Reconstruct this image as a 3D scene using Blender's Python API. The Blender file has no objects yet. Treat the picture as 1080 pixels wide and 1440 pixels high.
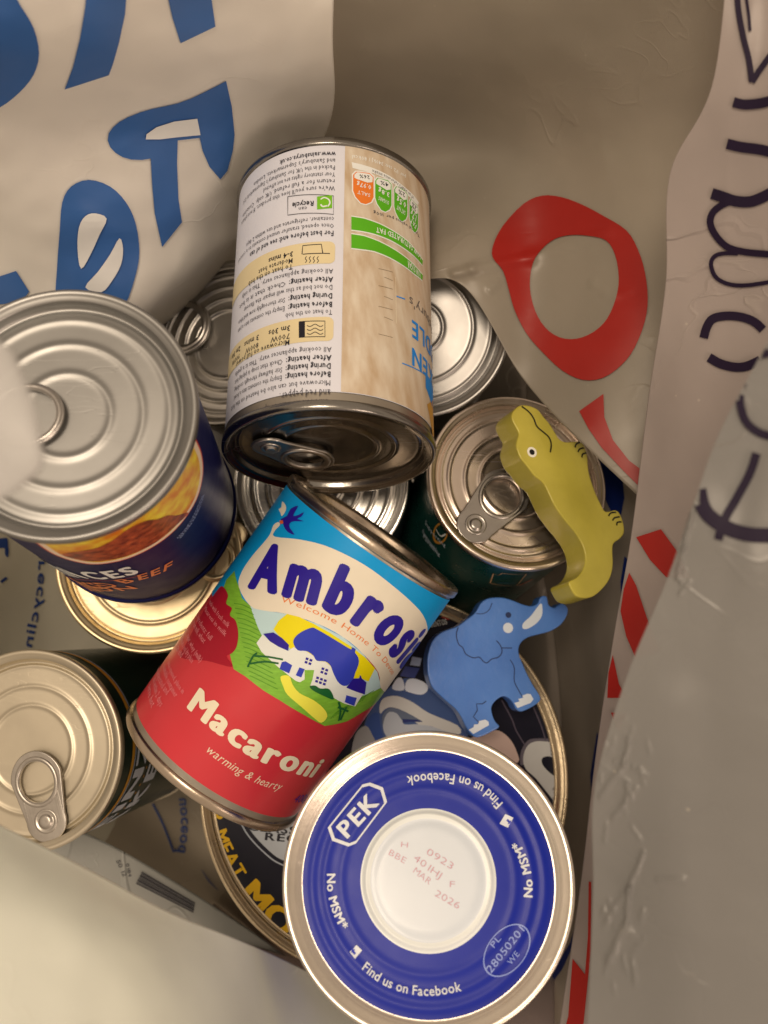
import bpy, bmesh, math, random
from mathutils import Vector, Matrix, noise
from mathutils.bvhtree import BVHTree
from mathutils.geometry import tessellate_polygon
random.seed(7)
S = bpy.context.scene
COL = S.collection
PI = math.pi
# ---------------------------------------------------------------- camera, world, lamps, exposure
H = 0.50          # the camera looks straight down from half a metre above the bag's floor
F = 1350.0        # focal length in pixels of the 1080 x 1440 photograph
cam = bpy.data.cameras.new('camera'); camo = bpy.data.objects.new('camera', cam); COL.objects.link(camo)
camo.location = (0, 0, H)
cam.sensor_fit = 'VERTICAL'; cam.sensor_height = 36; cam.sensor_width = 27; cam.lens = 36*F/1440
cam.clip_start = 0.01; cam.clip_end = 50
cam.dof.use_dof = True; cam.dof.focus_distance = 0.335; cam.dof.aperture_fstop = 11
S.camera = camo
S.view_settings.view_transform = 'Standard'; S.view_settings.look = 'None'
S.view_settings.exposure = 0; S.view_settings.gamma = 1
W = bpy.data.worlds.new('World'); S.world = W; W.use_nodes = True
bg = W.node_tree.nodes['Background']; bg.inputs[0].default_value = (0.80, 0.62, 0.45, 1); bg.inputs[1].default_value = 0.63
def lamp(name, loc, target, size, power, col, sy=None):
    l = bpy.data.lights.new(name, 'AREA'); l.energy = power; l.color = col; l.size = size
    if sy: l.shape = 'RECTANGLE'; l.size_y = sy
    o = bpy.data.objects.new(name, l); COL.objects.link(o); o.location = loc
    o.rotation_euler = (Vector(target)-Vector(loc)).to_track_quat('-Z', 'Y').to_euler()
    return o
lamp('ceiling_lamp', (-0.22, 0.32, 1.80), (0, 0, 0.1), 0.50, 14, (1, 0.81, 0.61))
lamp('fill_light', (0.95, -0.85, 1.35), (0, 0, 0.1), 0.6, 7.5, (1, 0.76, 0.60))  # added fill in place of bounced light, brightens labels facing front right
try:
    S.cycles.max_bounces = 10; S.cycles.transparent_max_bounces = 12
    S.cycles.caustics_reflective = False; S.cycles.caustics_refractive = False
    S.cycles.sample_clamp_indirect = 4
except Exception: pass

# ---------------------------------------------------------------- helpers
def ray(px, py): return Vector(((px-540)/F, (720-py)/F, -1.0))
CAM = Vector((0, 0, H))
def at(px, py, D): return CAM + ray(px, py)*D
def lin(v):
    v /= 255.0
    return v/12.92 if v <= .04045 else ((v+.055)/1.055)**2.4
REF = (lin(226), lin(208), lin(184))
def alb(r, g, b, k=0.80): return tuple(min(.92, max(.003, lin(c)/w*k)) for c, w in zip((r, g, b), REF))
MATS = {}
def mat(name, col, rough=.4, metal=0., coat=0., var=0.06, vs=60, bump=0., bs=200, stretch=None, spec=.5, col2=None):
    if name in MATS: return MATS[name]
    m = bpy.data.materials.new(name); m.use_nodes = True; nt = m.node_tree; p = nt.nodes['Principled BSDF']
    p.inputs['Roughness'].default_value = rough; p.inputs['Metallic'].default_value = metal
    p.inputs['Coat Weight'].default_value = coat; p.inputs['Coat Roughness'].default_value = .12
    p.inputs['Specular IOR Level'].default_value = spec
    tc = nt.nodes.new('ShaderNodeTexCoord'); mp = nt.nodes.new('ShaderNodeMapping')
    nt.links.new(tc.outputs['Object'], mp.inputs[0])
    if stretch: mp.inputs['Scale'].default_value = stretch
    nz = nt.nodes.new('ShaderNodeTexNoise'); nz.inputs['Scale'].default_value = vs; nz.inputs['Detail'].default_value = 5
    nt.links.new(mp.outputs[0], nz.inputs['Vector'])
    cr = nt.nodes.new('ShaderNodeValToRGB'); cr.color_ramp.elements[0].position = .3; cr.color_ramp.elements[1].position = .7
    c2 = col2 or tuple(min(1, c*(1+var)) for c in col); c1 = col if col2 else tuple(c*(1-var) for c in col)
    cr.color_ramp.elements[0].color = (*c1, 1); cr.color_ramp.elements[1].color = (*c2, 1)
    nt.links.new(nz.outputs['Fac'], cr.inputs[0]); nt.links.new(cr.outputs[0], p.inputs['Base Color'])
    mr = nt.nodes.new('ShaderNodeMapRange'); mr.inputs['To Min'].default_value = rough*.8; mr.inputs['To Max'].default_value = min(1, rough*1.25)
    n2 = nt.nodes.new('ShaderNodeTexNoise'); n2.inputs['Scale'].default_value = vs*2.3; n2.inputs['Detail'].default_value = 3
    nt.links.new(mp.outputs[0], n2.inputs['Vector'])
    nt.links.new(n2.outputs['Fac'], mr.inputs['Value']); nt.links.new(mr.outputs[0], p.inputs['Roughness'])
    if bump:
        b = nt.nodes.new('ShaderNodeBump'); b.inputs['Strength'].default_value = bump; b.inputs['Distance'].default_value = .0006
        n3 = nt.nodes.new('ShaderNodeTexNoise'); n3.inputs['Scale'].default_value = bs; n3.inputs['Detail'].default_value = 4
        nt.links.new(mp.outputs[0], n3.inputs['Vector']); nt.links.new(n3.outputs['Fac'], b.inputs['Height']); nt.links.new(b.outputs[0], p.inputs['Normal'])
    if metal:   # hairline scratches and rub marks
        def N(t): return nt.nodes.new(t)
        def mth(op, a, b_):
            q = N('ShaderNodeMath'); q.operation = op
            for i_, v_ in enumerate((a, b_)):
                if isinstance(v_, (int, float)): q.inputs[i_].default_value = v_
                else: nt.links.new(v_, q.inputs[i_])
            return q.outputs[0]
        lines = None
        for rot, sc in ((.4, 18), (1.3, 26), (2.2, 22)):
            mq = N('ShaderNodeMapping'); mq.inputs['Rotation'].default_value = (rot, rot*.7, rot); mq.inputs['Scale'].default_value = (1, 7, 1)
            nt.links.new(tc.outputs['Object'], mq.inputs[0])
            nq = N('ShaderNodeTexNoise'); nq.inputs['Scale'].default_value = sc; nq.inputs['Detail'].default_value = 1.5; nt.links.new(mq.outputs[0], nq.inputs['Vector'])
            l_ = mth('MAXIMUM', mth('SUBTRACT', 1.0, mth('DIVIDE', mth('ABSOLUTE', mth('SUBTRACT', nq.outputs['Fac'], .56), 0), .0035)), 0.0)
            lines = l_ if lines is None else mth('MAXIMUM', lines, l_)
        nm = N('ShaderNodeTexNoise'); nm.inputs['Scale'].default_value = 45; nt.links.new(tc.outputs['Object'], nm.inputs['Vector'])
        lines = mth('MULTIPLY', lines, mth('GREATER_THAN', nm.outputs['Fac'], .53))
        b3 = N('ShaderNodeBump'); b3.inputs['Strength'].default_value = .10; b3.inputs['Distance'].default_value = .0002; b3.invert = True
        nt.links.new(lines, b3.inputs['Height'])
        if bump: nt.links.new(b.outputs[0], b3.inputs['Normal'])
        nt.links.new(b3.outputs[0], p.inputs['Normal'])
        rq = mth('ADD', mr.outputs[0], mth('MULTIPLY', lines, .12)); nt.links.new(rq, p.inputs['Roughness'])
    MATS[name] = m
    return m
def ink(r, g, b, rough=.38, coat=.15, k=.8, var=.03):
    return mat('ink_%d_%d_%d' % (r, g, b), alb(r, g, b, k), rough, 0, coat*.3, var, 90, spec=.22)
def film(name, col, rough=.35, trans=.35, clear=.0, bump=.5, bs=55, var=.08, creasy=1.0):
    bump *= .4; bs *= .45
    """plastic film: a diffuse / translucent sheet with a shiny crinkled skin"""
    if name in MATS: return MATS[name]
    m = mat(name, col, rough, 0, 0, var, 14, bump, bs)
    nt = m.node_tree; p = nt.nodes['Principled BSDF']; out = nt.nodes['Material Output']
    b = [n for n in nt.nodes if n.type == 'BUMP'][0]; b.inputs['Distance'].default_value = .0022
    n3 = b.inputs['Height'].links[0].from_node; n3.inputs['Detail'].default_value = 7; n3.inputs['Distortion'].default_value = .8
    tr = nt.nodes.new('ShaderNodeBsdfTranslucent')
    cr = [n for n in nt.nodes if n.type == 'VALTORGB'][0]
    nt.links.new(cr.outputs[0], tr.inputs['Color'])
    mx = nt.nodes.new('ShaderNodeMixShader'); mx.inputs[0].default_value = trans
    nt.links.new(p.outputs[0], mx.inputs[1]); nt.links.new(tr.outputs[0], mx.inputs[2])
    last = mx
    if clear:
        tp = nt.nodes.new('ShaderNodeBsdfTransparent'); m2 = nt.nodes.new('ShaderNodeMixShader'); m2.inputs[0].default_value = clear
        nt.links.new(mx.outputs[0], m2.inputs[1]); nt.links.new(tp.outputs[0], m2.inputs[2]); last = m2
    return_m = m
    # connected fine creases (thin lines where a distorted noise crosses its middle) that come and go in patches
    N = nt.nodes.new; tc = [n for n in nt.nodes if n.type == 'TEX_COORD'][0]
    def mth(op, a, b=None, c=None):
        q = N('ShaderNodeMath'); q.operation = op
        for i_, v_ in enumerate((a, b, c)):
            if v_ is None: continue
            if isinstance(v_, (int, float)): q.inputs[i_].default_value = v_
            else: nt.links.new(v_, q.inputs[i_])
        return q.outputs[0]
    def nz_(scale, det, dist):
        q = N('ShaderNodeTexNoise'); q.inputs['Scale'].default_value = scale; q.inputs['Detail'].default_value = det; q.inputs['Distortion'].default_value = dist
        nt.links.new(tc.outputs['Object'], q.inputs['Vector']); return q.outputs['Fac']
    def line(scale, det, dist, w, mscale, lo):
        a = mth('ABSOLUTE', mth('SUBTRACT', nz_(scale, det, dist), .5))
        l_ = mth('MAXIMUM', mth('SUBTRACT', 1.0, mth('DIVIDE', a, w)), 0.0)
        k_ = mth('MULTIPLY', mth('MAXIMUM', mth('SUBTRACT', nz_(mscale, 2, 0), lo), 0.0), 7.0)
        return mth('MULTIPLY', l_, mth('MINIMUM', k_, 1.0))
    c1 = line(16, 3, .6, .010, 13, .50); c2 = line(42, 2, .8, .016, 21, .53)
    hgt = mth('ADD', mth('MULTIPLY', c1, creasy), mth('MULTIPLY', c2, .5*creasy))
    b2 = N('ShaderNodeBump'); b2.inputs['Strength'].default_value = .55; b2.inputs['Distance'].default_value = .0009
    nt.links.new(hgt, b2.inputs['Height']); nt.links.new(b.outputs[0], b2.inputs['Normal']); nt.links.new(b2.outputs[0], p.inputs['Normal'])
    # pale scratch specks, and a paler tone along the fine creases
    vo = N('ShaderNodeTexVoronoi'); vo.inputs['Scale'].default_value = 95; nt.links.new(tc.outputs['Object'], vo.inputs['Vector'])
    sp = mth('LESS_THAN', vo.outputs['Distance'], .045)
    sc_ = mth('MULTIPLY', mth('ADD', sp, mth('MULTIPLY', c2, .35)), .55*min(1, creasy))
    mc = N('ShaderNodeMixRGB'); mc.inputs[2].default_value = (.78, .72, .62, 1)
    nt.links.new(sc_, mc.inputs[0]); nt.links.new(cr.outputs[0], mc.inputs[1]); nt.links.new(mc.outputs[0], p.inputs['Base Color'])
    nt.links.new(last.outputs[0], out.inputs['Surface'])
    return return_m

def mk(name, verts, faces, material, parent=None, smooth=True, mis=None, origin=None):
    o0 = origin or (ROOTLOC.get(parent, Vector()) if parent is not None else Vector())
    me = bpy.data.meshes.new(name)
    me.from_pydata([tuple(Vector(v)-o0) for v in verts], [], faces)
    ms = material if isinstance(material, list) else [material]
    for m in ms: me.materials.append(m)
    if mis:
        for p, i in zip(me.polygons, mis): p.material_index = i
    if smooth: me.polygons.foreach_set('use_smooth', [True]*len(me.polygons))
    me.update()
    o = bpy.data.objects.new(name, me); COL.objects.link(o)
    if parent is not None:
        o.parent = parent
        ROOTLOC[o] = o0
    return o
ROOTLOC = {}
def thing(name, label, cat, loc, group=None):
    o = bpy.data.objects.new(name, None); COL.objects.link(o); o.location = loc; o.empty_display_size = .01
    o['label'] = label; o['category'] = cat
    if group: o['group'] = group
    ROOTLOC[o] = Vector(loc)
    return o
def fix_normals(o):
    bm = bmesh.new(); bm.from_mesh(o.data); bmesh.ops.recalc_face_normals(bm, faces=bm.faces); bm.to_mesh(o.data); bm.free()
def lathe(c, n, prof, seg=128):
    """prof: list of (radius, height along n)"""
    n = n.normalized(); u = n.orthogonal().normalized(); v = n.cross(u)
    V = []; Fc = []
    for r, h in prof:
        for k in range(seg):
            a = 2*PI*k/seg; V.append(c + n*h + (u*math.cos(a)+v*math.sin(a))*max(r, 1e-6))
    for i in range(len(prof)-1):
        for k in range(seg):
            k2 = (k+1) % seg
            Fc.append((i*seg+k, i*seg+k2, (i+1)*seg+k2, (i+1)*seg+k))
    return V, Fc
# ---- surfaces that can be printed on: inv(px,py) -> local (a,b); fwd(a,b,off) -> point
class Cyl:
    step = .0022
    def __init__(s, c, n, R):
        s.c, s.n, s.R = c, n, R
        d = (CAM-(c-n*.05)); t = d-n*d.dot(n); s.t0 = t.normalized(); s.t1 = s.t0.cross(n)
    def fwd(s, a, b, off=0):
        th = a/s.R; return s.c - s.n*b + (s.t0*math.cos(th)+s.t1*math.sin(th))*(s.R+off)
    def inv(s, px, py):
        d = ray(px, py).normalized(); o = CAM-s.c
        dp = d-s.n*d.dot(s.n); op = o-s.n*o.dot(s.n)
        A = dp.dot(dp); B = dp.dot(op); C = op.dot(op)-s.R*s.R
        disc = B*B-A*C
        t = (-B-math.sqrt(disc))/A if disc > 0 else -B/A
        p = o+d*t
        return (math.atan2(p.dot(s.t1), p.dot(s.t0))*s.R, -p.dot(s.n))
class Disc:
    rmax = 9.
    step = .0016
    def __init__(s, c, n, h=lambda r: 0, href=0.):
        s.c, s.n, s.h, s.href = c, n.normalized(), h, href
        s.u = Vector((1, 0, 0)); s.u = (s.u-s.n*s.u.dot(s.n)).normalized(); s.v = s.n.cross(s.u)
    def fwd(s, a, b, off=0):
        r = math.hypot(a, b)
        if r > s.rmax: a *= s.rmax/r; b *= s.rmax/r
        return s.c+s.u*a+s.v*b+s.n*(s.h(min(r, s.rmax))+off)
    def inv(s, px, py):
        d = ray(px, py); q = s.c+s.n*s.href
        t = (q-CAM).dot(s.n)/d.dot(s.n); p = CAM+d*t-q
        return (p.dot(s.u), p.dot(s.v))
class Sheet:
    step = 8.0
    def __init__(s, bvh): s.bvh = bvh
    def inv(s, px, py): return (px, -py)
    def fwd(s, a, b, off=0):
        d = ray(a, -b).normalized(); hit = s.bvh.ray_cast(CAM, d)
        if hit[0] is None: return None
        return hit[0]-d*(off*6)
UID = 0; HOLD = False
JOIN = ('small_print', 'picture', 'barcode', 'date_stamp', 'factory_mark', 'gold_stripe')
PR = {}   # (parent, name) -> [verts, faces, mats, mis]
def put(surf, pts, tris, m, layer, parent, name):
    bm = bmesh.new(); vs = [bm.verts.new((p[0], p[1], 0)) for p in pts]
    for t in tris:
        try: bm.faces.new([vs[i] for i in t])
        except ValueError: pass
    st = surf.step
    xs = [p[0] for p in pts]; ys = [p[1] for p in pts]
    for ax, lo, hi in ((0, min(xs), max(xs)), (1, min(ys), max(ys))):
        if ax == 1 and isinstance(surf, Cyl): continue
        k = math.floor(lo/st)+1
        while k*st < hi:
            co = Vector((0, 0, 0)); co[ax] = k*st; no = Vector((0, 0, 0)); no[ax] = 1
            bmesh.ops.bisect_plane(bm, geom=bm.verts[:]+bm.edges[:]+bm.faces[:], dist=1e-7, plane_co=co, plane_no=no); k += 1
    off = .00010+layer*.00006
    global UID
    if name not in JOIN and not HOLD: UID += 1
    key = (parent, name, 0 if name in JOIN else UID); e = PR.setdefault(key, [[], [], [], []])
    if m not in e[2]: e[2].append(m)
    mi = e[2].index(m); idx = {}; ok = {}
    for v in bm.verts:
        w = surf.fwd(v.co.x, v.co.y, off)
        if w is None: continue
        idx[v] = len(e[0]); e[0].append(w)
    for f in bm.faces:
        if all(v in idx for v in f.verts): e[1].append([idx[v] for v in f.verts]); e[3].append(mi)
    bm.free()
def flush_prints():
    for (parent, name, uid), (V, Fc, ms, mi) in PR.items():
        if Fc:
            o = mk(name, V, Fc, ms, parent, True, mi)
            if name in ('small_print', 'barcode', 'date_stamp', 'factory_mark'): o['kind'] = 'stuff'
    PR.clear()
def poly(surf, loops, m, layer, parent, name='picture', local=False):
    """loops: outer loop + holes, in photograph pixels (or local coordinates)"""
    if not isinstance(loops[0][0], (tuple, list)): loops = [loops]
    L = [[(p if local else surf.inv(*p)) for p in lp] for lp in loops]
    tr = tessellate_polygon([[Vector((p[0], p[1], 0)) for p in lp] for lp in L])
    pts = [p for lp in L for p in lp]
    put(surf, pts, tr, m, layer, parent, name)
def smooth_loop(P, n=4, closed=True):
    out = []; N = len(P)
    for i in range(N if closed else N-1):
        g = lambda k: P[k % N] if closed else P[max(0, min(N-1, k))]
        p0, p1, p2, p3 = g(i-1), g(i), g(i+1), g(i+2)
        for j in range(n):
            t = j/n
            out.append(tuple(.5*((2*b)+(c-a)*t+(2*a-5*b+4*c-d)*t*t+(3*b-a-3*c+d)*t**3) for a, b, c, d in zip(p0, p1, p2, p3)))
    if not closed: out.append(tuple(P[-1]))
    return out
def stroke(surf, P, w, m, layer, parent, name='picture', smooth=True, local=False, taper=False):
    L = [(p if local else surf.inv(*p)) for p in P]
    if not local:
        a = surf.inv(*P[0]); b = surf.inv(P[0][0]+1, P[0][1]); c = surf.inv(P[0][0], P[0][1]+1)
        w *= .5*(math.dist(a, b)+math.dist(a, c)) if not isinstance(surf, Cyl) else min(math.dist(a, b), math.dist(a, c))
    if smooth and len(L) > 2: L = smooth_loop(L, 5, False)
    pts = []; N = len(L)
    for i, p in enumerate(L):
        a = L[max(0, i-1)]; b = L[min(N-1, i+1)]; d = (b[0]-a[0], b[1]-a[1]); q = math.hypot(*d) or 1
        k = w/2*((1-.8*abs(2*i/(N-1)-1)) if taper else 1)
        pts += [(p[0]-d[1]/q*k, p[1]+d[0]/q*k), (p[0]+d[1]/q*k, p[1]-d[0]/q*k)]
    put(surf, pts, [(2*i, 2*i+1, 2*i+3, 2*i+2) for i in range(N-1)], m, layer, parent, name)
GL = {}
def glyph(ch, bold=0., res=3):
    k = (ch, bold, res)
    if k in GL: return GL[k]
    cu = bpy.data.curves.new('g', 'FONT'); cu.body = ch; cu.size = 1; cu.resolution_u = res; cu.offset = bold; cu.fill_mode = 'FRONT'
    o = bpy.data.objects.new('g', cu); COL.objects.link(o)
    dg = bpy.context.evaluated_depsgraph_get(); me = bpy.data.meshes.new_from_object(o.evaluated_get(dg))
    V = [(v.co.x, v.co.y) for v in me.vertices]; T = [tuple(p.vertices) for p in me.polygons]
    bpy.data.meshes.remove(me); bpy.data.objects.remove(o); bpy.data.curves.remove(cu)
    w = (max(v[0] for v in V)+.07) if V else .3
    GL[k] = (V, T, w); return GL[k]
CAP = .73
def ptext(surf, s, path, h, m, layer, parent, name='lettering', bold=0., fit=True, local=False, hs=None, shear=0., gap=0., mirror=False, res=3, wide=1.):
    """text along a path (photograph pixels unless local); h = cap height in pixels; fit stretches it to the path"""
    P = [(p if local else surf.inv(*p)) for p in path]
    if not local:
        mid = path[len(path)//2]
        # pixel height -> local height, measured across the text direction
        i = len(path)//2; a = path[max(0, i-1)]; b = path[min(len(path)-1, i+1)] if i+1 < len(path) else path[i]
        d = (b[0]-a[0], b[1]-a[1]); q = math.hypot(*d); up = (d[1]/q, -d[0]/q)
        mid = ((path[0][0]+path[-1][0])/2, (path[0][1]+path[-1][1])/2) if len(path) < 3 else mid
        A = surf.inv(*mid); B = surf.inv(mid[0]+up[0]*4, mid[1]+up[1]*4); h = h*math.dist(A, B)/4
    if len(P) > 2: P = smooth_loop(P, 6, False)
    cum = [0]
    for a, b in zip(P, P[1:]): cum.append(cum[-1]+math.dist(a, b))
    total = cum[-1]
    fat = bold if bold >= .03 else 0
    gl = [glyph(c, 0 if fat else bold, res) for c in s]; gap += fat*1.2; adv = sum(g[2]+gap for g in gl)
    sy = h/CAP; sx = total/adv if fit else sy*wide
    flip = -1 if mirror else 1
    global HOLD, UID
    hpx = h*(F/.37) if not isinstance(surf, Sheet) else h
    if name == 'lettering' and hpx < 9.6: name = 'small_print'
    UID += 1; HOLD = True
    x = 0
    def pos(t):
        t = max(0, min(total*.9999, t)); j = 0
        while j < len(cum)-2 and cum[j+1] < t: j += 1
        f = (t-cum[j])/((cum[j+1]-cum[j]) or 1); a, b = P[j], P[j+1]; q = math.dist(a, b) or 1
        return (a[0]+(b[0]-a[0])*f, a[1]+(b[1]-a[1])*f), ((b[0]-a[0])/q, (b[1]-a[1])/q)
    for g in gl:
        V, T, w = g
        if V:
            (ox, oy), (dx, dy) = pos((x+w/2)*sx)
            for kf in range(13 if fat else 1):
              fu = fat*math.cos(kf*PI/6) if kf else 0; fv = .5*fat*math.sin(kf*PI/6) if kf else 0
              pts = []
              for u, v in V:
                u += fu; v += fv
                lu = ((u-w/2)+shear*v)*sx; lv = v*sy*flip
                pts.append((ox+dx*lu-dy*lv, oy+dy*lu+dx*lv))
              put(surf, pts, T, m, layer+kf*.035, parent, name)
        x += w+gap
    HOLD = False
def Z(ox, oy, sc):
    return lambda *a: [(ox+x/sc, oy+y/sc) for x, y in a]

# ---------------------------------------------------------------- materials
steel = mat('tin_steel', (.58, .565, .54), .30, 1, 0, .05, 40, .04, 160)
steel_soft = mat('satin_steel', (.31, .31, .305), .42, 1, 0, .05, 30, .03, 140)
steel_dark = mat('tab_steel', (.44, .42, .40), .30, 1, 0, .08, 80, .1, 600)
steel_side = mat('can_side_steel', (.50, .46, .40), .34, 1, 0, .08, 50, .1, 500)
gold = mat('gold_lacquer', (.74, .62, .40), .42, 1, 0, .06, 40, .05, 160)
cream_lac = mat('cream_lacquer', (.64, .585, .47), .44, 1, 0, .05, 30, .04, 140)
rosy = mat('pinkish_steel', (.84, .74, .66), .27, 1, 0, .14, 22, .04, 140)

# ---------------------------------------------------------------- tins
def hlid(R, rings, depth=.0036, rh=.00045, rw=.0008, center=None):
    ri = R-.0042
    def h(r):
        if r >= ri: return -depth+(depth-.0006)*min(1, (r-ri)/.0008)
        z = -depth
        for fr in rings:
            q = fr if isinstance(fr, tuple) else (fr, 1)
            z += rh*q[1]*math.exp(-((r-q[0]*R)/rw)**2)
        z -= .0006*math.exp(-((r-ri+.0009)/.0007)**2)     # countersink gutter
        if center and r < center[0]*R+.0012: z += center[1]*min(1, max(0, (center[0]*R+.0012-r)/.0012))
        return z
    return h
def seam(R):   # double seam, outside to inside (radius, height)
    return [(R-.0013, -.0036), (R-.0003, -.0033), (R, -.0028), (R, -.0008), (R-.0004, -.0001), (R-.0010, .0), (R-.0019, -.0002), (R-.0023, -.0009)]
def lid_profile(R, h, n=110):
    pr = seam(R); ri = R-.0034
    for i in range(n+1): pr.append((ri*(1-i/n), h(ri*(1-i/n))))
    return pr
def can(name, label, cx, cy, D, n, R, L, labmat, rings=(.32, .56, .76, .86), metal=None, side=None, depth=.0036, basem=None,
        lab0=.0042, lab1=.0042, cat='tin can', center=None, rh=.00045, rw=.0008, lmat=None, group=None, bead=False):
    c = at(cx, cy, D); n = Vector(n).normalized(); metal = metal or steel; side = side or steel_side
    root = thing(name, label, cat, c-n*L, group); Rb = R-.0011
    h = hlid(R, rings, depth, rh, rw, center=center)
    V, Fc = lathe(c, n, lid_profile(R, h)); lid = mk('lid', V, Fc, lmat or metal, root)
    # body wall with its lower seam and recessed base
    pr = [(Rb, -.0030), (Rb, -L+.0034)]
    V, Fc = lathe(c, n, pr, 160); body = mk('body', V, Fc, side, root)
    ps = [(r, -L-z) for r, z in seam(R)]+[(R-.0040, -L+.0036), (R*.76, -L+.0034), (R*.74, -L+.0030), (R*.5, -L+.0030), (0, -L+.0030)]
    V, Fc = lathe(c, n, ps); mk('base', V, Fc, basem or metal, root)
    lb = None
    if labmat:
        V, Fc = lathe(c, n, [(Rb+.0002, -lab0), (Rb+.0002, -L*.5), (Rb+.0002, -L+lab1)], 160); lb = mk('label', V, Fc, labmat, root)
    return dict(root=root, lid=lid, body=body, label=lb, c=c, n=n, R=R, L=L, h=h,
                cyl=Cyl(c, n, Rb+.0002), disc=Disc(c, n, h, -depth), depth=depth)
def tab(k, rivet, ring, ro=.0095, rh=.0068, rn=.0058, m=None, lift=.0011, th=.0011, tube=.0013, tilt=.05, oval=1.12):
    """ring pull: a nose plate round the rivet, widening into the finger ring"""
    d = k['disc']; m = m or steel_dark
    a = Vector(d.inv(*rivet)); b = Vector(d.inv(*ring)); q = (b-a); Ln = q.length; q.normalize(); w = Vector((-q.y, q.x))
    base = -k['depth']+lift
    def P(x, y, z):   # x from rivet towards the ring, y across
        s = a+q*x+w*y; return d.c+d.u*s.x+d.v*s.y+d.n*(base+z+tilt*max(0, x))
    out = []
    N = 40; ang = math.acos(max(-1, min(1, (rn-ro)/Ln)))
    for i in range(N+1):
        t = -(PI-ang)+2*(PI-ang)*i/N; out.append((Ln+ro*oval*math.cos(t), ro*math.sin(t)))
    for i in range(N//2+1):
        t = (PI-ang)+(2*ang)*i/(N//2); out.append((rn*math.cos(t), rn*math.sin(t)))
    hole = [(Ln+rh*oval*math.cos(2*PI*i/48), rh*math.sin(2*PI*i/48)) for i in range(48)]
    def side_wall(loop, V, Fc, rev):
        s0 = len(V)
        prof = ((0, 0), (0, th))
        for x, y in loop: V.append(P(x, y, 0)); V.append(P(x, y, th))
        for i in range(len(loop)):
            j = (i+1) % len(loop); Fc.append((s0+2*i, s0+2*j, s0+2*j+1, s0+2*i+1))
    lp = [[Vector((x, y, 0)) for x, y in out], [Vector((x, y, 0)) for x, y in hole]]
    T = tessellate_polygon(lp); pts = out+hole
    V = [P(x, y, th) for x, y in pts]; Fc = [tuple(t) for t in T]; n0 = len(V)
    V += [P(x, y, 0) for x, y in pts]; Fc += [tuple(n0+i for i in t[::-1]) for t in T]
    side_wall(out, V, Fc, 0); side_wall(hole, V, Fc, 1)
    o = mk('ring_pull', V, Fc, m, k['lid'], smooth=False)
    # rolled wire edges: round the finger hole and round the outline
    def roll(loop, r, name, z):
        V = []; Fc = []; M = len(loop); seg = 8
        for i in range(M):
            x, y = loop[i]; x2, y2 = loop[(i+1) % M]; x0, y0 = loop[i-1]
            tx, ty = x2-x0, y2-y0; q_ = math.hypot(tx, ty) or 1; nx, ny = -ty/q_, tx/q_
            for s in range(seg):
                e = 2*PI*s/seg; V.append(P(x+nx*r*math.cos(e), y+ny*r*math.cos(e), z+r*math.sin(e)))
        for i in range(M):
            for s in range(seg):
                Fc.append((i*seg+s, ((i+1) % M)*seg+s, ((i+1) % M)*seg+(s+1) % seg, i*seg+(s+1) % seg))
        return mk(name, V, Fc, m, k['lid'])
    mid = [(Ln+(rh+tube*.9)*oval*math.cos(2*PI*i/64), (rh+tube*.9)*math.sin(2*PI*i/64)) for i in range(64)]
    roll(mid, tube, 'pull_rim', th*.6)
    roll(out, tube*.55, 'pull_edge', th*.5)
    cen = P(0, 0, 0)
    V, Fc = lathe(cen, d.n, [(rn*.62, th), (rn*.60, th+.0004), (rn*.5, th+.00045), (rn*.46, th+.0002), (rn*.36, th+.0002), (rn*.33, th+.0009), (rn*.2, th+.0011), (0, th+.001)], 40)
    mk('rivet', V, Fc, m, k['lid'])
    return o

# --- 1 minced beef tin on the left
navy = mat('navy_label', alb(20, 22, 60), .40, 0, 0, .04, spec=.14)
beef = can('food_tin', 'large grey-lidded tin at left with navy label and picture of mash and minced beef', 88.0, 577.7, .2678, (.048, .245, .968),
           .0375, .109, navy, (.335, .575, .775), steel_soft, rh=.00032, rw=.0011, side=steel_side, lab1=.0034, basem=navy)
tab(beef, (-24, 592), (40, 588), .0092, .0076, .0055, tube=.0010)
# --- 2 soup tin
white_l = mat('soup_paper', alb(222, 208, 198), .5, 0, .1, .02)
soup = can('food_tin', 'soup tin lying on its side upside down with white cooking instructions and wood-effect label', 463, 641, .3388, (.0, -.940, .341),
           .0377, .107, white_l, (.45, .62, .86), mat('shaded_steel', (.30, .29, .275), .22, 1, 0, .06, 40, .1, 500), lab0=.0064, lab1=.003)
tab(soup, (381, 622), (430, 637), .0090, .0062, .0062, tilt=.02)
# --- 3 macaroni tin
red_l = mat('red_label', alb(208, 46, 50), .38, 0, .2, .03)
maca = can('food_tin', 'macaroni pudding tin lying diagonally with red and sky blue label showing a cottage', 528.4, 747.5, .3541, (.575, .816, .052),
           .0375, .1067, red_l, (.4, .6, .8), mat('bronzed_steel', (.62, .52, .42), .27, 1, 0, .1, 40, .1, 500), lab0=.0044, lab1=.0060)
# --- 4 chopped pork tin in front
blue_side = mat('pork_side', alb(40, 52, 140), .3, 0, .3, .03)
pek_steel = mat('pale_steel', (.84, .77, .68), .32, 1, 0, .04, 40, .08, 500)
pek = can('meat_tin', 'round tin in front with a blue printed lid and bare white centre disc', 603, 1237, .288, (.0, .335, .942),
          .0440, .034, blue_side, ((.93, .0),), pek_steel, cat='tin can', depth=.0030)
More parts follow.
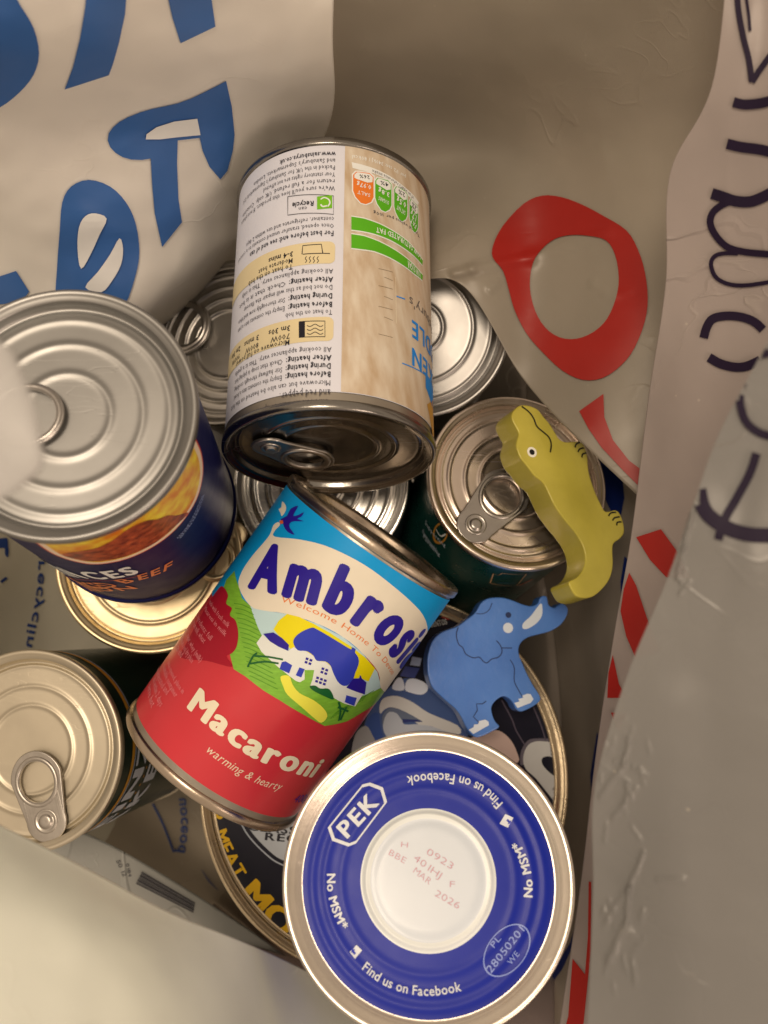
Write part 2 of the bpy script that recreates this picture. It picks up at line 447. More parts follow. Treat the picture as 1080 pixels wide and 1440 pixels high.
# --- 5 dark green tin under the crocodile
dgreen = mat('dark_green_label', alb(14, 54, 42), .28, 0, .15, .06)
grn = can('food_tin', 'dark green tin with pinkish shiny lid and ring pull under the yellow crocodile', 728.9, 675.7, .3878, (.175, .324, .930),
          .0375, .105, dgreen, (.40, .57, .75, (.84, .8)), rosy, lab1=.004, rh=.00055)
tab(grn, (667, 740), (703, 701), .0104, .0074, .0072, tube=.0011)
# --- 6 green tin at lower left
hz = can('food_tin', 'cream-lidded tin at lower left with ring pull and dark green label with gold stripe', 36.6, 1055.8, .3586, (-.142, .120, .983),
         .0375, .110, mat('bottle_green_label', alb(18, 40, 27), .3, 0, .1, .05), (.44, .63, (.84, .7)), cream_lac, side=cream_lac, lab0=.0038)
tab(hz, (69, 1153), (57, 1098), .0098, .0068, .0074, mat('grey_tab', (.50, .47, .43), .36, 1, 0, .06, 60, .1, 400), tube=.0010)
# --- 7 gold-lidded tin
gd = can('food_tin', 'gold-lidded tin standing below the navy beef tin', 210.5, 788.2, .3870, (.08, .078, .994), .0375, .100,
         mat('tan_label', alb(120, 100, 60), .4), (.45, .67, (.90, .8)), gold, side=gold)
tab(gd, (330, 752), (306, 788), .0075, .0055, .0045, gold)
# --- 8 silver tins standing at the bottom
lr = can('food_tin', 'plain silver tin with dull lid half under the bag with the red letter O', 588.8, 458.1, .3910, (-.016, -.005, 1), .0375, .100,
         None, (.27, .60, .80), mat('dull_steel', (.34, .335, .33), .38, 1, 0, .06, 30, .03, 140), rh=.0005)
lc = can('food_tin', 'silver tin with bright lid between the soup tin and the macaroni tin', 450.8, 679.6, .4053, (-.089, .125, .988), .0375, .095,
         mat('charcoal_label', alb(30, 30, 32), .3, 0, .3), (.25, .45, .62, .78), mat('bright_steel', (.88, .87, .84), .24, 1, 0, .04, 40, .03, 140), rh=.0004)
ll = can('food_tin', 'silver tin with ring pull squeezed between the beef tin and the soup tin', 315, 480, .418, (-.30, .16, .94), .0375, .095,
         mat('plain_dark_label', alb(28, 28, 34), .3, 0, .3), (.42, .56, .70, .83), steel, rh=.0010)
tab(ll, (222, 437), (262, 461), .0118, .0088, .0055, tube=.0016)
# --- 9 wide pie tin
pie_blk = mat('pie_lid_print', alb(26, 24, 32), .3, 0, .06, .06, spec=.2)
pie_rim = mat('pie_rim_gold', (.62, .52, .36), .28, 1, 0, .08, 40, .1, 500)
pie = can('pie_tin', 'wide shallow black-topped pie tin under the blue elephant with yellow lettering', 548.7, 1095.3, .3990, (.169, .198, .965), .078, .040,
          None, ((.93, .0),), pie_rim, depth=.0024, cat='pie tin', rh=.0004, lmat=pie_rim)

# ---------------------------------------------------------------- prints on the pork tin lid
b1 = ink(44, 54, 150); b2 = ink(226, 214, 196); wt = ink(222, 212, 200)
R = pek['R']; d = pek['disc']; pl = pek['lid']
h0 = pek['h']
def ring_h(r):
    z = -.0030
    if r > R*.875:
        q = (r-R*.875)/(R*.925-R*.875); z = -.0030+.0009*min(1, q*2)
        if r > R*.905: z = -.0021+.0015*min(1, (r-R*.905)/.0014)
    z += .00025*math.exp(-((r-R*.80)/.0012)**2)+.00025*math.exp(-((r-R*.715)/.0012)**2)+.00018*math.exp(-((r-R*.60)/.0012)**2)
    if r < R*.455: z += .0011*min(1, (R*.455-r)/.0011)
    z -= .0003*math.exp(-((r-R*.39)/.0016)**2)
    return z
V, Fc = lathe(pek['c'], pek['n'], seam(R)+[(R-.0034, -.0008)]+[((R-.0042)*(1-i/120), ring_h((R-.0042)*(1-i/120))) for i in range(121)])
me = pl.data; o0 = ROOTLOC[pl]; bmq = bmesh.new(); vv = [bmq.verts.new(v-o0) for v in V]
lid_mats = [pek_steel, mat('royal_blue_lacquer', alb(28, 42, 138, .72), .38, 0, .03, .03, spec=.2), mat('white_lacquer', alb(228, 218, 202), .36, 0, .15), mat('pale_lacquer', alb(214, 208, 198), .36, .0, .15, .04, 30)]
for f in Fc:
    q = bmq.faces.new([vv[i] for i in f]); q.smooth = True
    rr = ((V[f[0]]-pek['c'])-pek['n']*(V[f[0]]-pek['c']).dot(pek['n'])).length/R
    hh_ = (V[f[0]]-pek['c']).dot(pek['n'])
    q.material_index = 0 if rr > .872 or hh_ < -.0034 else 1 if rr > .474 else 2 if rr > .40 else 3
bmq.to_mesh(me); bmq.free()
for m_ in lid_mats[1:]: me.materials.append(m_)
pek['disc'] = d = Disc(pek['c'], pek['n'], ring_h, -.0028)
def circ(r, n=96, c=(0, 0)): return [(c[0]+r*math.cos(2*PI*i/n), c[1]+r*math.sin(2*PI*i/n)) for i in range(n)]
d.step = .0009
z = Z(380, 1000, 2.348)
hexo = [(190, 385), (305, 242), (330, 236), (372, 252), (386, 300), (283, 437), (258, 447), (205, 428)]
c_ = (sum(p[0] for p in hexo)/8, sum(p[1] for p in hexo)/8)
hexi = [(c_[0]+(x-c_[0])*.90, c_[1]+(y-c_[1])*.90) for x, y in hexo]
poly(d, [z(*hexo), z(*hexi)], wt, 2, pl, 'logo')
ptext(d, 'PEK', z((252, 424), (365, 300)), 24, wt, 2, pl, 'logo', bold=.035)
ptext(d, 'No MSM*', z((188, 535), (190, 600), (207, 665), (236, 728)), 12.5, wt, 2, pl, bold=.03)
ptext(d, 'Find us on Facebook', z((300, 850), (370, 902), (460, 934), (550, 938), (635, 922)), 14, wt, 2, pl, bold=.012)
ptext(d, 'No MSM*', z((865, 618), (864, 555), (848, 485), (818, 425)), 12.5, wt, 2, pl, bold=.03)
ptext(d, 'Find us on Facebook', z((770, 305), (715, 252), (640, 218), (550, 205), (447, 216)), 14, wt, 2, pl, bold=.012)
for q, a, b in (([(262, 795), (285, 772), (303, 790), (280, 818)], (276, 818), (296, 790)), ([(757, 372), (776, 340), (803, 352), (785, 385)], (792, 350), (772, 372))):
    poly(d, z(*q), wt, 2, pl)
    s_ = [(q[0][0]+q[3][0])/2, (q[0][1]+q[3][1])/2]
ptext(d, 'f', z((275, 806), (292, 792)), 9, b1, 3, pl, bold=.03)
ptext(d, 'f', z((786, 354), (772, 370)), 9, b1, 3, pl, bold=.03)
pk = ink(206, 150, 146)
for s_, a, b, hh in (('H', (428, 448), (456, 452), 8), ('0923', (512, 470), (600, 525), 10), ('401HJ', (470, 490), (560, 556), 10), ('F', (588, 580), (612, 582), 9),
                 ('BBE', (387, 472), (445, 505), 9), ('MAR', (468, 530), (525, 575), 9.5), ('2026', (540, 608), (622, 655), 10)):
    ptext(d, s_, z(a, b), hh, pk, 1, pl, 'date_stamp', bold=-.01)
ec = z((781, 790))[0]
ring1 = []; ring2 = []
for i in range(48):
    e = 2*PI*i/48; ca, sa = math.cos(-.93), math.sin(-.93)
    for rr, lst in ((1, ring1), (.955, ring2)):
        x, y = 42*rr*math.cos(e), 27*rr*math.sin(e); lst.append((ec[0]+x*ca-y*sa, ec[1]+x*sa+y*ca))
em = ink(150, 158, 205)
poly(d, [ring1, ring2], em, 2, pl, 'factory_mark')
ptext(d, '28050201', z((728, 868), (842, 722)), 11, em, 2, pl, 'factory_mark')
ptext(d, 'PL', z((738, 785), (765, 750)), 9, em, 2, pl, 'factory_mark')
ptext(d, 'WE', z((795, 840), (825, 802)), 9, em, 2, pl, 'factory_mark')

# ---------------------------------------------------------------- prints on the macaroni tin
cy = maca['cyl']; lb = maca['label']
blue = ink(18, 150, 214); cream = ink(240, 216, 178); nv = ink(44, 26, 128); navyroof = ink(52, 62, 160)
green = mat('hill_green', alb(128, 176, 44), .38, 0, .2, .12, 300, 0, 200, (1, 4, 1)); yel = ink(250, 212, 8); skyp = ink(196, 212, 226); berry = ink(168, 24, 38)
white = ink(232, 222, 208); dkg = ink(30, 92, 40); pth = ink(240, 226, 70)
z7 = Z(180, 660, 2.25); zb = Z(320, 820, 4.154); z6 = Z(340, 680, 3.6)
sA = cy.inv(*z7((360, 292))[0])[1]
Rm = cy.R
poly(cy, [(-1.75*Rm, .0043), (1.75*Rm, .0043), (1.75*Rm, .052), (.2*Rm, .052), (-.3*Rm, sA), (-1.75*Rm, sA)], blue, 0, lb, local=True)
# berries and green hills (a few points sit just past the horizon of the tin, so they are pulled onto it by inv)
gl = z7((338, 322), (352, 372), (362, 408), (388, 432), (412, 500), (440, 556), (480, 600), (560, 650), (650, 690), (740, 715), (800, 690), (832, 694), (800, 722), (740, 768), (690, 797), (622, 811), (560, 778), (480, 730), (430, 700), (372, 655), (335, 632), (318, 560), (300, 500), (296, 400), (312, 350))
poly(cy, gl, green, 1, lb)
poly(cy, smooth_loop(z7((288, 378), (305, 375), (318, 400), (312, 425), (330, 440), (324, 462), (342, 480), (350, 520), (345, 560), (330, 582), (312, 592), (330, 625), (250, 606), (170, 596), (190, 545), (240, 450)), 4), berry, 2, lb)
poly(cy, smooth_loop(z7((352, 372), (362, 325), (395, 275), (432, 232), (452, 205), (462, 178), (478, 168), (482, 178), (466, 196), (466, 214), (540, 222), (620, 240), (700, 275), (770, 316), (840, 370), (895, 418), (932, 460), (946, 505), (936, 545), (905, 590), (880, 625), (850, 672), (826, 706), (798, 690), (790, 640), (740, 580), (680, 530), (600, 488), (500, 457), (430, 447), (388, 432)), 3), cream, 3, lb)
poly(cy, z7((388, 432), (430, 447), (500, 457), (600, 488), (680, 530), (740, 580), (788, 640), (798, 690), (740, 716), (650, 690), (560, 650), (480, 600), (440, 556), (412, 500)), skyp, 2, lb)
poly(cy, zb((270, 270), (300, 220), (350, 180), (420, 197), (500, 235), (600, 290), (720, 368), (800, 430), (858, 495), (820, 572), (770, 550), (700, 560), (500, 440), (365, 380)), yel, 4, lb)
poly(cy, zb((172, 350), (208, 300), (250, 340), (300, 372), (355, 395), (388, 372), (460, 397), (500, 422), (520, 452), (570, 457), (600, 482), (620, 530), (640, 572), (690, 598), (790, 640), (742, 716), (680, 700), (640, 680), (600, 655), (500, 600), (400, 570), (298, 490), (200, 400)), white, 5, lb)
poly(cy, smooth_loop(zb((385, 345), (400, 310), (440, 280), (490, 260), (520, 267), (620, 325), (716, 383), (722, 372), (745, 382), (742, 402), (760, 430), (762, 470), (742, 520), (732, 552), (700, 590), (670, 595), (640, 570), (615, 520), (600, 480), (570, 455), (520, 450), (500, 420), (460, 395), (410, 390)), 3), navyroof, 6, lb)
poly(cy, zb((212, 296), (270, 288), (320, 320), (360, 360), (355, 394), (300, 370), (250, 340)), nv, 6, lb)
poly(cy, zb((690, 606), (732, 552), (765, 552), (770, 530), (782, 555), (806, 575), (796, 645)), nv, 7, lb)
poly(cy, smooth_loop(zb((310, 545), (360, 540), (380, 590), (420, 640), (500, 680), (560, 730), (580, 775), (545, 812), (500, 782), (430, 720), (350, 650), (325, 600)), 3), pth, 5, lb)
poly(cy, zb((450, 505), (505, 505), (495, 560), (480, 600), (440, 610), (400, 590), (450, 560)), green, 6, lb)
poly(cy, smooth_loop(zb((478, 600), (510, 595), (540, 612), (585, 612), (608, 640), (614, 676), (560, 655), (500, 625)), 3), dkg, 7, lb)
for q in ([(420, 490), (450, 500), (430, 548), (398, 536)], [(690, 650), (750, 665), (735, 712), (680, 690)], [(305, 500), (318, 460), (340, 455), (378, 478), (360, 525)]): poly(cy, zb(*q), navyroof, 7, lb)
for wx, wy in ((475, 443), (566, 500), (535, 553)):
    for i in range(2 if wy != 553 else 3):
        for j in range(2):
            x, y = wx-16+i*22+j*-6, wy-12+i*8+j*20
            poly(cy, zb((x, y), (x+15, y+5), (x+11, y+18), (x-4, y+13)), nv, 7, lb)
for pts in (((120, 490), (150, 430), (175, 408)), ((160, 425), (240, 430), (325, 445)), ((135, 470), (220, 458), (300, 468)), ((645, 690), (655, 740), (645, 800)), ((690, 720), (670, 760), (655, 795)), ((640, 720), (670, 730), (700, 745))):
    stroke(cy, zb(*pts), 2.6, dkg, 7, lb)
fur = ink(88, 140, 36)
for i in range(16):
    x0, y0 = 40+i*6, 120+i*28; stroke(cy, zb((x0, y0), (x0+50, y0+8+i), (x0+105+i*4, y0+34+i*3)), .9, fur, 3, lb)
for i in range(14):
    x0, y0 = 600+i*14, 790-i*8; stroke(cy, zb((x0, y0), (x0+28, y0-34), (x0+70, y0-62)), .8, fur, 3, lb)
poly(cy, smooth_loop(z6((200, 182), (232, 166), (250, 130), (288, 114), (272, 145), (264, 166), (292, 160), (317, 146), (303, 170), (282, 180), (317, 192), (270, 192), (246, 202), (246, 226), (270, 260), (236, 247), (216, 218), (210, 195)), 2), nv, 4, lb)
poly(cy, z6((195, 190), (212, 188), (215, 203), (200, 208)), ink(226, 96, 40), 5, lb)
poly(cy, smooth_loop(z6((208, 92), (226, 112), (226, 140), (206, 168), (200, 150), (190, 132), (204, 122)), 2), cream, 4, lb)
ptext(cy, 'Ambrosia', z7((388, 372), (490, 396), (600, 430), (700, 476), (790, 540), (848, 600), (892, 648)), 68, nv, 5, lb, bold=.075, res=5, gap=.03)
ptext(cy, 'Welcome Home To Devon', z7((484, 418), (560, 444), (640, 480), (720, 530), (790, 590), (832, 650)), 8.5, ink(232, 128, 66), 4, lb)
ptext(cy, 'Macaroni', z7((186, 750), (290, 838), (400, 912), (505, 952), (588, 972)), 34, ink(240, 216, 172), 2, lb, bold=.055, res=4)
ptext(cy, 'warming & hearty', z7((244, 890), (330, 952), (410, 994), (480, 1014)), 12, ink(236, 200, 160), 2, lb, bold=.0, shear=.25)
zi = Z(180, 840, 6.545); tiny = ink(226, 130, 124)
for s_, a, b in (('made with fresh milk', (750, 50), (925, 285)), ('Macaroni in milk', (705, 110), (900, 365)), ('Ingredients: full', (640, 190), (762, 405)), ('cream milk, wheat', (600, 245), (700, 430)),
                 ('sugar, whey (milk)', (545, 360), (668, 605)), ('Store in a cool dry place', (490, 390), (590, 612)), ('see can end', (440, 440), (490, 565)), ('once opened, place in', (370, 610), (505, 895)),
                 ('a suitable container', (330, 640), (440, 930)), ('keep refrigerated and', (280, 660), (360, 905)), ('use within 2 days', (240, 760), (300, 1015)), ('serve hot', (190, 830), (220, 1025))):
    ptext(cy, s_, zi(a, b), 6, tiny, 3, lb, res=1)
ptext(cy, '400g', z7((520, 1052), (560, 1046)), 6, nv, 3, lb)

# ---------------------------------------------------------------- prints on the soup tin (the lettering runs round the tin, upside down)
cy = soup['cyl']; lb = soup['label']; Rm = cy.R
blk = ink(62, 56, 58); bk2 = ink(34, 30, 34)
wood = mat('wood_print', alb(192, 156, 114), .42, 0, .1, .1, 26, 0, 200, (9, 1, 9), col2=alb(222, 196, 160))
g2 = ink(92, 168, 28); org = ink(232, 118, 42); ylb = ink(226, 196, 140); lbl = ink(30, 130, 200)
aW = cy.inv(482, 400)[0]; aT = cy.inv(468, 400)[0]; sgn = 1 if cy.inv(520, 400)[0] > aW else -1
sE0, sE1 = .0066, .1038
nW = 24
poly(cy, [(aW, sE0), (aW+sgn*1.9*Rm, sE0), (aW+sgn*1.9*Rm, sE1), (aW, sE1)], wood, 0, lb, 'wood_panel', True)
def sl(y): return cy.inv(468, y)[1]
def sline(txt, y, wmm, h=.0021, bold=0., start=None, m=blk, x0=None):
    a0 = (cy.inv(x0, 400)[0] if x0 else aT); s0 = sl(y)
    ptext(cy, txt, [(a0, s0), (a0-sgn*wmm, s0)], h, m, 2, lb, local=True, bold=bold, res=1)
LN = [('Chicken noodle soup with sweetcorn', 562, .041, .0026, .0), ('and red pepper.', 548, .017, .0026, .0), ('Microwave but can also be heated on the hob', 535.5, .042, .0020, 0),
      ('Empty the contents into a', 523, .0, .002, 0), ('All cooking appliances vary. This is a guide', 488.5, .040, .0020, 0), ('To heat on the hob', 436, .016, .0020, 0),
      ('Do not boil as this will impair the flavour', 401, .036, .0020, 0), ('All cooking appliances vary. This is only', 378.5, .038, .0020, 0),
      ('For best before end: see end of can', 325, .034, .0022, .02), ('Once opened, transfer unused contents to a covered', 315, .044, .0019, 0), ('container, refrigerate and use within 2 days', 305.5, .037, .0019, 0),
      ('We\'re sure you\'ll love this product. If not please', 262, .043, .0020, 0), ('return for a full refund. UK only. Contents', 252.5, .042, .0020, 0), ('Your statutory rights are not affected', 243, .028, .0020, 0),
      ('Packed in the UK for Sainsbury\'s Supermarkets Ltd', 233, .042, .0020, 0), ('and Sainsbury\'s Supermarkets, London', 223.5, .034, .0020, 0), ('www.sainsburys.co.uk', 214, .021, .0021, .02)]
for t, y, w, hh, bo in LN:
    if w: sline(t, y, w, hh, bo)
for y, hd, rest in ((523, 'Before heating:', 'Empty the contents into a bowl'), (511.5, 'During heating:', 'Stir halfway through cooking'), (500, 'After heating:', 'Check that soup is piping hot'),
                    (425, 'Before heating:', 'Empty the contents into a pan'), (413, 'During heating:', 'Stir thoroughly now and then'), (390, 'After heating:', 'Check that it is hot')):
    sline(hd, y, .0152, .0021, .022, m=bk2)
    a0 = aT-sgn*.0162; s0 = sl(y); ptext(cy, rest, [(a0, s0), (a0-sgn*.0235, s0)], .0020, blk, 2, lb, local=True, res=1)
def rbox(a, s0, s1, wide, m, r=.002, layer=1):
    b = a-sgn*wide; P = []
    for cx_, cs, t0 in ((a-sgn*r, s0+r, 0), (b+sgn*r, s0+r, 1), (b+sgn*r, s1-r, 2), (a-sgn*r, s1-r, 3)):
        for i in range(5):
            t = (t0+i/4)*PI/2
            P.append((cx_+sgn*r*math.cos(t), cs-r*math.sin(t)))
    poly(cy, P, m, layer, lb, 'small_print', True)
a1 = cy.inv(469, 460)[0]
for yb, yt in ((480, 446), (371, 340)):
    rbox(a1, sl(yb), sl(yt), .052, ylb)
def seg(pts, w, m=bk2, layer=2): stroke(cy, pts, w, m, layer, lb, 'small_print', False)
def frame(x0, y0, x1, y1, w): seg([(x0, y0), (x1, y0-1), (x1, y1-1), (x0, y1), (x0, y0)], w)
frame(421, 453, 457, 475, 1.3); poly(cy, [(421, 453), (429, 453), (429, 475), (421, 475)], bk2, 2, lb, 'small_print')
for j in range(3):
    stroke(cy, [(432+i*2.5, 458+j*5.5+1.6*math.sin(i*1.05)) for i in range(10)], 1.1, bk2, 2, lb, 'small_print')
seg([(464, 357), (426, 358)], 1.4); seg([(454, 357), (452, 344), (426, 346), (425, 358)], 1.4)
for j in range(4): stroke(cy, [(448-j*5.5, 361), (446-j*5.5, 364), (448-j*5.5, 367), (446-j*5.5, 370)], 1.0, bk2, 2, lb, 'small_print')
x0 = 411
for t, y, w, bo in (('Microwave on full power', 474, .026, .01), ('700W', 465, .0075, .01), ('3m 30s', 454, .0085, .02), ('To heat on the hob', 367.5, .020, .01), ('Moderate heat', 359, .0145, .01), ('3-4 mins', 349.5, .010, .025)):
    sline(t, y, w, .0021, bo, m=bk2, x0=x0)
for dx, t1_, t2_ in ((.0125, '800W', '3 mins'), (.023, '900W', '2m 30s')):
    a0 = cy.inv(x0, 400)[0]-sgn*dx
    ptext(cy, t1_, [(a0, sl(465)), (a0-sgn*.007, sl(465))], .0021, bk2, 2, lb, local=True, bold=.01, res=1)
    ptext(cy, t2_, [(a0, sl(454)), (a0-sgn*.008, sl(454))], .0021, bk2, 2, lb, local=True, bold=.02, res=1)
frame(405, 277, 469, 303, .8)
poly(cy, [(446, 277), (467, 275), (467, 293), (446, 295)], ink(120, 178, 30), 2, lb, 'logo')
stroke(cy, [(451, 281), (456, 278.5), (462, 281), (464, 286), (461, 291)], 2.0, white, 3, lb, 'logo'); stroke(cy, [(460, 290), (454, 291), (451, 288)], 2.4, white, 3, lb, 'logo')
ptext(cy, 'Recycle', [(442, 283), (411, 286)], 7, bk2, 2, lb, 'lettering', bold=.02); ptext(cy, 'can', [(432, 291), (420, 292)], 5, blk, 2, lb)
# traffic-light panel on the wood side
zs = Z(470, 200, 7.2)
def pill(x0, x1, yt0, yt1, yb, m, sh):
    P = [(x0, yt0+30), (x0+30, yt0), (x1-25, yt1-8), (x1, yt1+25), (x1, yb-70+sh), (x1-20, yb-25+sh), ((x0+x1)/2+15, yb), ((x0+x1)/2-20, yb-8), (x0+25, yb-60), (x0, yb-120)]
    return P
ol = ink(236, 224, 204)
for (x0_, x1_, yt0, yt1, yb, m, t1_, t2_, t3_) in ((190, 395, 300, 325, 632, org, '26%', '0.97g', 'SALT'), (412, 575, 360, 400, 708, g2, '4%', '3.8g', 'SUGARS'), (603, 735, 445, 500, 805, g2, '2%', '0.5g', 'SAT FAT'), (757, 842, 570, 640, 918, g2, '2%', '1.7g', 'FAT')):
    sh = (yt1-yt0)*.9; w = x1_-x0_
    P = [(x0_, yt0+35), (x0_+w*.15, yt0+4), (x1_-w*.2, yt1-8), (x1_, yt1+30), (x1_, yb-80+sh*.4), (x1_-w*.12, yb-22), (x1_-w*.38, yb), (x0_+w*.38, yb-sh*.3-6), (x0_+w*.12, yb-60-sh*.6), (x0_, yb-125-sh*.5)]
    c_ = (sum(p[0] for p in P)/10, sum(p[1] for p in P)/10)
    poly(cy, zs(*[(c_[0]+(x-c_[0])*1.13, c_[1]+(y-c_[1])*1.07) for x, y in P]), ol, 2, lb, 'small_print')
    poly(cy, zs(*P), m, 3, lb, 'small_print')
    poly(cy, zs((x0_+w*.06, yt0+35), (x0_+w*.2, yt0+10), (x1_-w*.2, yt1+2), (x1_-w*.04, yt1+35), (x1_-w*.06, yt1+85), (x1_-w*.3, yt1+90), (x0_+w*.2, yt0+80), (x0_+w*.06, yt0+65)), ol, 4, lb, 'small_print')
    if w > 80:
        s3 = (yt1-yt0)/w
        ptext(cy, t1_, zs((x1_-w*.2, yt1+22), (x0_+w*.28, yt0+32)), 5, bk2, 5, lb, bold=.01, res=1)
        ptext(cy, t2_, zs((x1_-w*.12, yt1+120), (x0_+w*.16, yt0+108)), 6, ol, 5, lb, bold=.02, res=1)
        ptext(cy, t3_, zs((x1_-w*.16, yt1+205), (x0_+w*.2, yt0+192)), 5, ol, 5, lb, bold=.01, res=1)
poly(cy, zs((175, 205), (260, 225), (400, 268), (560, 345), (700, 450), (800, 540), (850, 610), (845, 640), (780, 580), (660, 470), (540, 385), (400, 320), (260, 285), (185, 265)), ol, 2, lb, 'small_print')
ptext(cy, 'of an adult\'s reference intake', zs((800, 560), (700, 462), (560, 360), (380, 280)), 4, blk, 3, lb, res=1)
ptext(cy, 'per 1/2 can: 340kJ / 80kcal', zs((720, 340), (600, 262), (420, 180), (175, 132)), 5, ol, 2, lb, res=1, bold=.01)
ptext(cy, 'Typical values per 100g', zs((860, 940), (700, 810), (560, 745), (390, 698)), 4, blk, 2, lb, res=1)
bar1 = [(172, 758), (300, 778), (450, 830), (600, 910), (740, 1010), (850, 1140), (890, 1200), (885, 1245), (800, 1150), (680, 1060), (560, 990), (400, 930), (260, 900), (172, 890)]
bar2 = [(172, 935), (300, 955), (450, 1010), (600, 1090), (740, 1190), (850, 1300), (890, 1350), (886, 1400), (800, 1330), (680, 1240), (560, 1170), (400, 1105), (260, 1085), (172, 1075)]
for bb in (bar1, bar2):
    cc = [(x, y+(-12 if i < 7 else 12)) for i, (x, y) in enumerate(bb)]
    poly(cy, zs(*cc), ol, 2, lb, 'small_print'); poly(cy, zs(*bb), g2, 3, lb, 'small_print')
ptext(cy, 'LOW SATURATED FAT', zs((872, 1150), (760, 1035), (600, 925), (415, 865)), 6, ol, 4, lb, bold=.02, res=1)
ptext(cy, 'LOW SUGAR', zs((868, 1320), (800, 1250), (735, 1200)), 6, ol, 4, lb, bold=.02, res=1)
lines_m = ink(120, 92, 60)
for i, y in enumerate((378, 390, 402, 417, 431, 446, 470)): stroke(cy, [(532+(i % 2)*8, y), (552, y+5)], .6, lines_m, 1, lb, 'small_print', False)
for x in (556,): stroke(cy, [(x, 390), (x+1, 455)], .6, ink(236, 212, 170), 1, lb, 'small_print', False)
stroke(cy, [(557, 417), (569, 421)], 1.6, lbl, 2, lb, 'small_print'); stroke(cy, [(565, 511), (580, 517), (597, 527)], 1.5, lbl, 2, lb, 'small_print')
aN = cy.inv(574, 495)[0]
sb = .0035
def sd(x, y): return cy.inv(x, y)
a2, s2 = sd(577, 488); ptext(cy, 'CHICKEN', [(a2+sgn*.042, s2), (a2, s2)], .0070, lbl, 2, lb, 'lettering', bold=.03, local=True)
a2, s2 = sd(577, 449); ptext(cy, 'NOODLE', [(a2+sgn*.038, s2), (a2, s2)], .0070, lbl, 2, lb, 'lettering', bold=.03, local=True)
a2, s2 = sd(574, 416); ptext(cy, "Sainsbury's", [(a2+sgn*.030, s2), (a2, s2)], .0040, ink(110, 96, 84), 2, lb, 'lettering', local=True)
a2, s2 = sd(598, 545)
poly(cy, [(a2, s2), (a2+sgn*.012, s2-.006), (a2+sgn*.02, s2+.004), (a2, s2+.006)], lbl, 2, lb, 'food_picture', True)
poly(cy, [(a2+sgn*.001, s2-.006), (a2+sgn*.012, s2-.02), (a2+sgn*.02, s2-.006), (a2+sgn*.01, s2)], ink(200, 140, 50), 2, lb, 'food_picture', True)

# ---------------------------------------------------------------- prints on the beef tin
cy = beef['cyl']; lb = beef['label']; z = Z(0, 380, 3.129)
food_y = mat('mash_print', alb(214, 104, 4), .4, 0, 0, .1, 190, .3, 200, col2=alb(255, 204, 50))
food_m = mat('mince_print', alb(84, 14, 4), .4, 0, 0, .1, 320, .3, 300, col2=alb(190, 84, 40))
def visible_arc(pts): return z(*pts)
# plate: traced edge at the bottom, hidden top under the lid's overhang closes in local coordinates
edge = z((150, 1192), (230, 1245), (330, 1280), (430, 1292), (560, 1268), (690, 1205), (790, 1120), (865, 1005), (892, 890), (884, 800), (858, 735))
E = [cy.inv(*p) for p in smooth_loop(edge, 4, False)]
def plate(sc, m, layer):
    cx_ = sum(p[0] for p in E)/len(E); cs = min(p[1] for p in E)
    P = [(cx_+(a-cx_)*sc, cs+(s-cs)*sc) for a, s in E]
    P = [p for p in P]+[(P[-1][0], .0046), (P[0][0], .0046)]
    P = [(a, max(.0046, s)) for a, s in P]
    poly(cy, P, m, layer, lb, 'picture', True)
plate(1.0, ink(206, 60, 30), 1); plate(.975, ink(244, 204, 160), 2); plate(.90, food_y, 3)
mm = [cy.inv(*p) for p in smooth_loop(z((270, 1246), (350, 1270), (440, 1276), (555, 1254), (680, 1196), (775, 1116), (826, 1064), (775, 1076), (735, 1075), (690, 1092), (640, 1098), (560, 1135), (500, 1180), (430, 1215), (350, 1232)), 3)]
poly(cy, mm, food_m, 4, lb, 'picture', True)
zp = Z(20, 740, 3.375)
orn = ink(214, 120, 66)
ptext(cy, 'PRINCES', zp((205, 205), (330, 243), (460, 245), (606, 212)), 10.5, white, 2, lb, bold=.05)
stroke(cy, zp((240, 232), (350, 252), (470, 255), (620, 222)), 1.2, ink(190, 40, 40), 2, lb)
ptext(cy, 'MINCED BEEF', zp((240, 262), (360, 288), (520, 272), (640, 240), (752, 192)), 6.6, orn, 2, lb, bold=.02)
ptext(cy, '& ONION', zp((330, 292), (430, 306), (520, 303), (596, 290)), 5, orn, 2, lb, bold=.02)
ptext(cy, 'SERVING SUGGESTION', z((792, 1178), (850, 1100), (898, 985)), 4.2, ink(150, 150, 170), 2, lb)
# ---------------------------------------------------------------- dark green tin
cy = grn['cyl']; lb = grn['label']; z = Z(540, 540, 3)
gm = ink(196, 128, 44)
lp = [(240+38*math.cos(t)*.72-40*math.sin(t)*.45, 628+48*math.sin(t)*.9+38*math.cos(t)*.45) for t in [2*PI*i/30 for i in range(30)]]
lp2 = [(240+(x-240)*.78, 628+(y-628)*.78) for x, y in lp]
poly(cy, [z(*lp), z(*lp2)], gm, 2, lb, 'logo')
stroke(cy, z((222, 612), (240, 640), (262, 632)), 1.6, white, 2, lb, 'logo')
for i, t in enumerate(('Supporting', 'Sustainable', 'Farming')):
    ptext(cy, t, z((158+i*4, 600+i*22), (218+i*10, 700+i*14)) if i else z((175, 588), (262, 690)), 4, ink(190, 190, 180), 2, lb, res=1)
st = [(448, 838), (462, 798), (480, 806), (500, 796), (600, 800), (560, 848), (448, 838)]
stroke(cy, z(*st), 1.6, ink(190, 140, 90), 2, lb, 'logo', False)
stroke(cy, z((570, 848), (625, 822)), 2.4, ink(190, 90, 50), 2, lb, 'logo', False)
stroke(cy, z((480, 836), (550, 838)), 1.4, ink(60, 110, 120), 2, lb, 'logo', False)
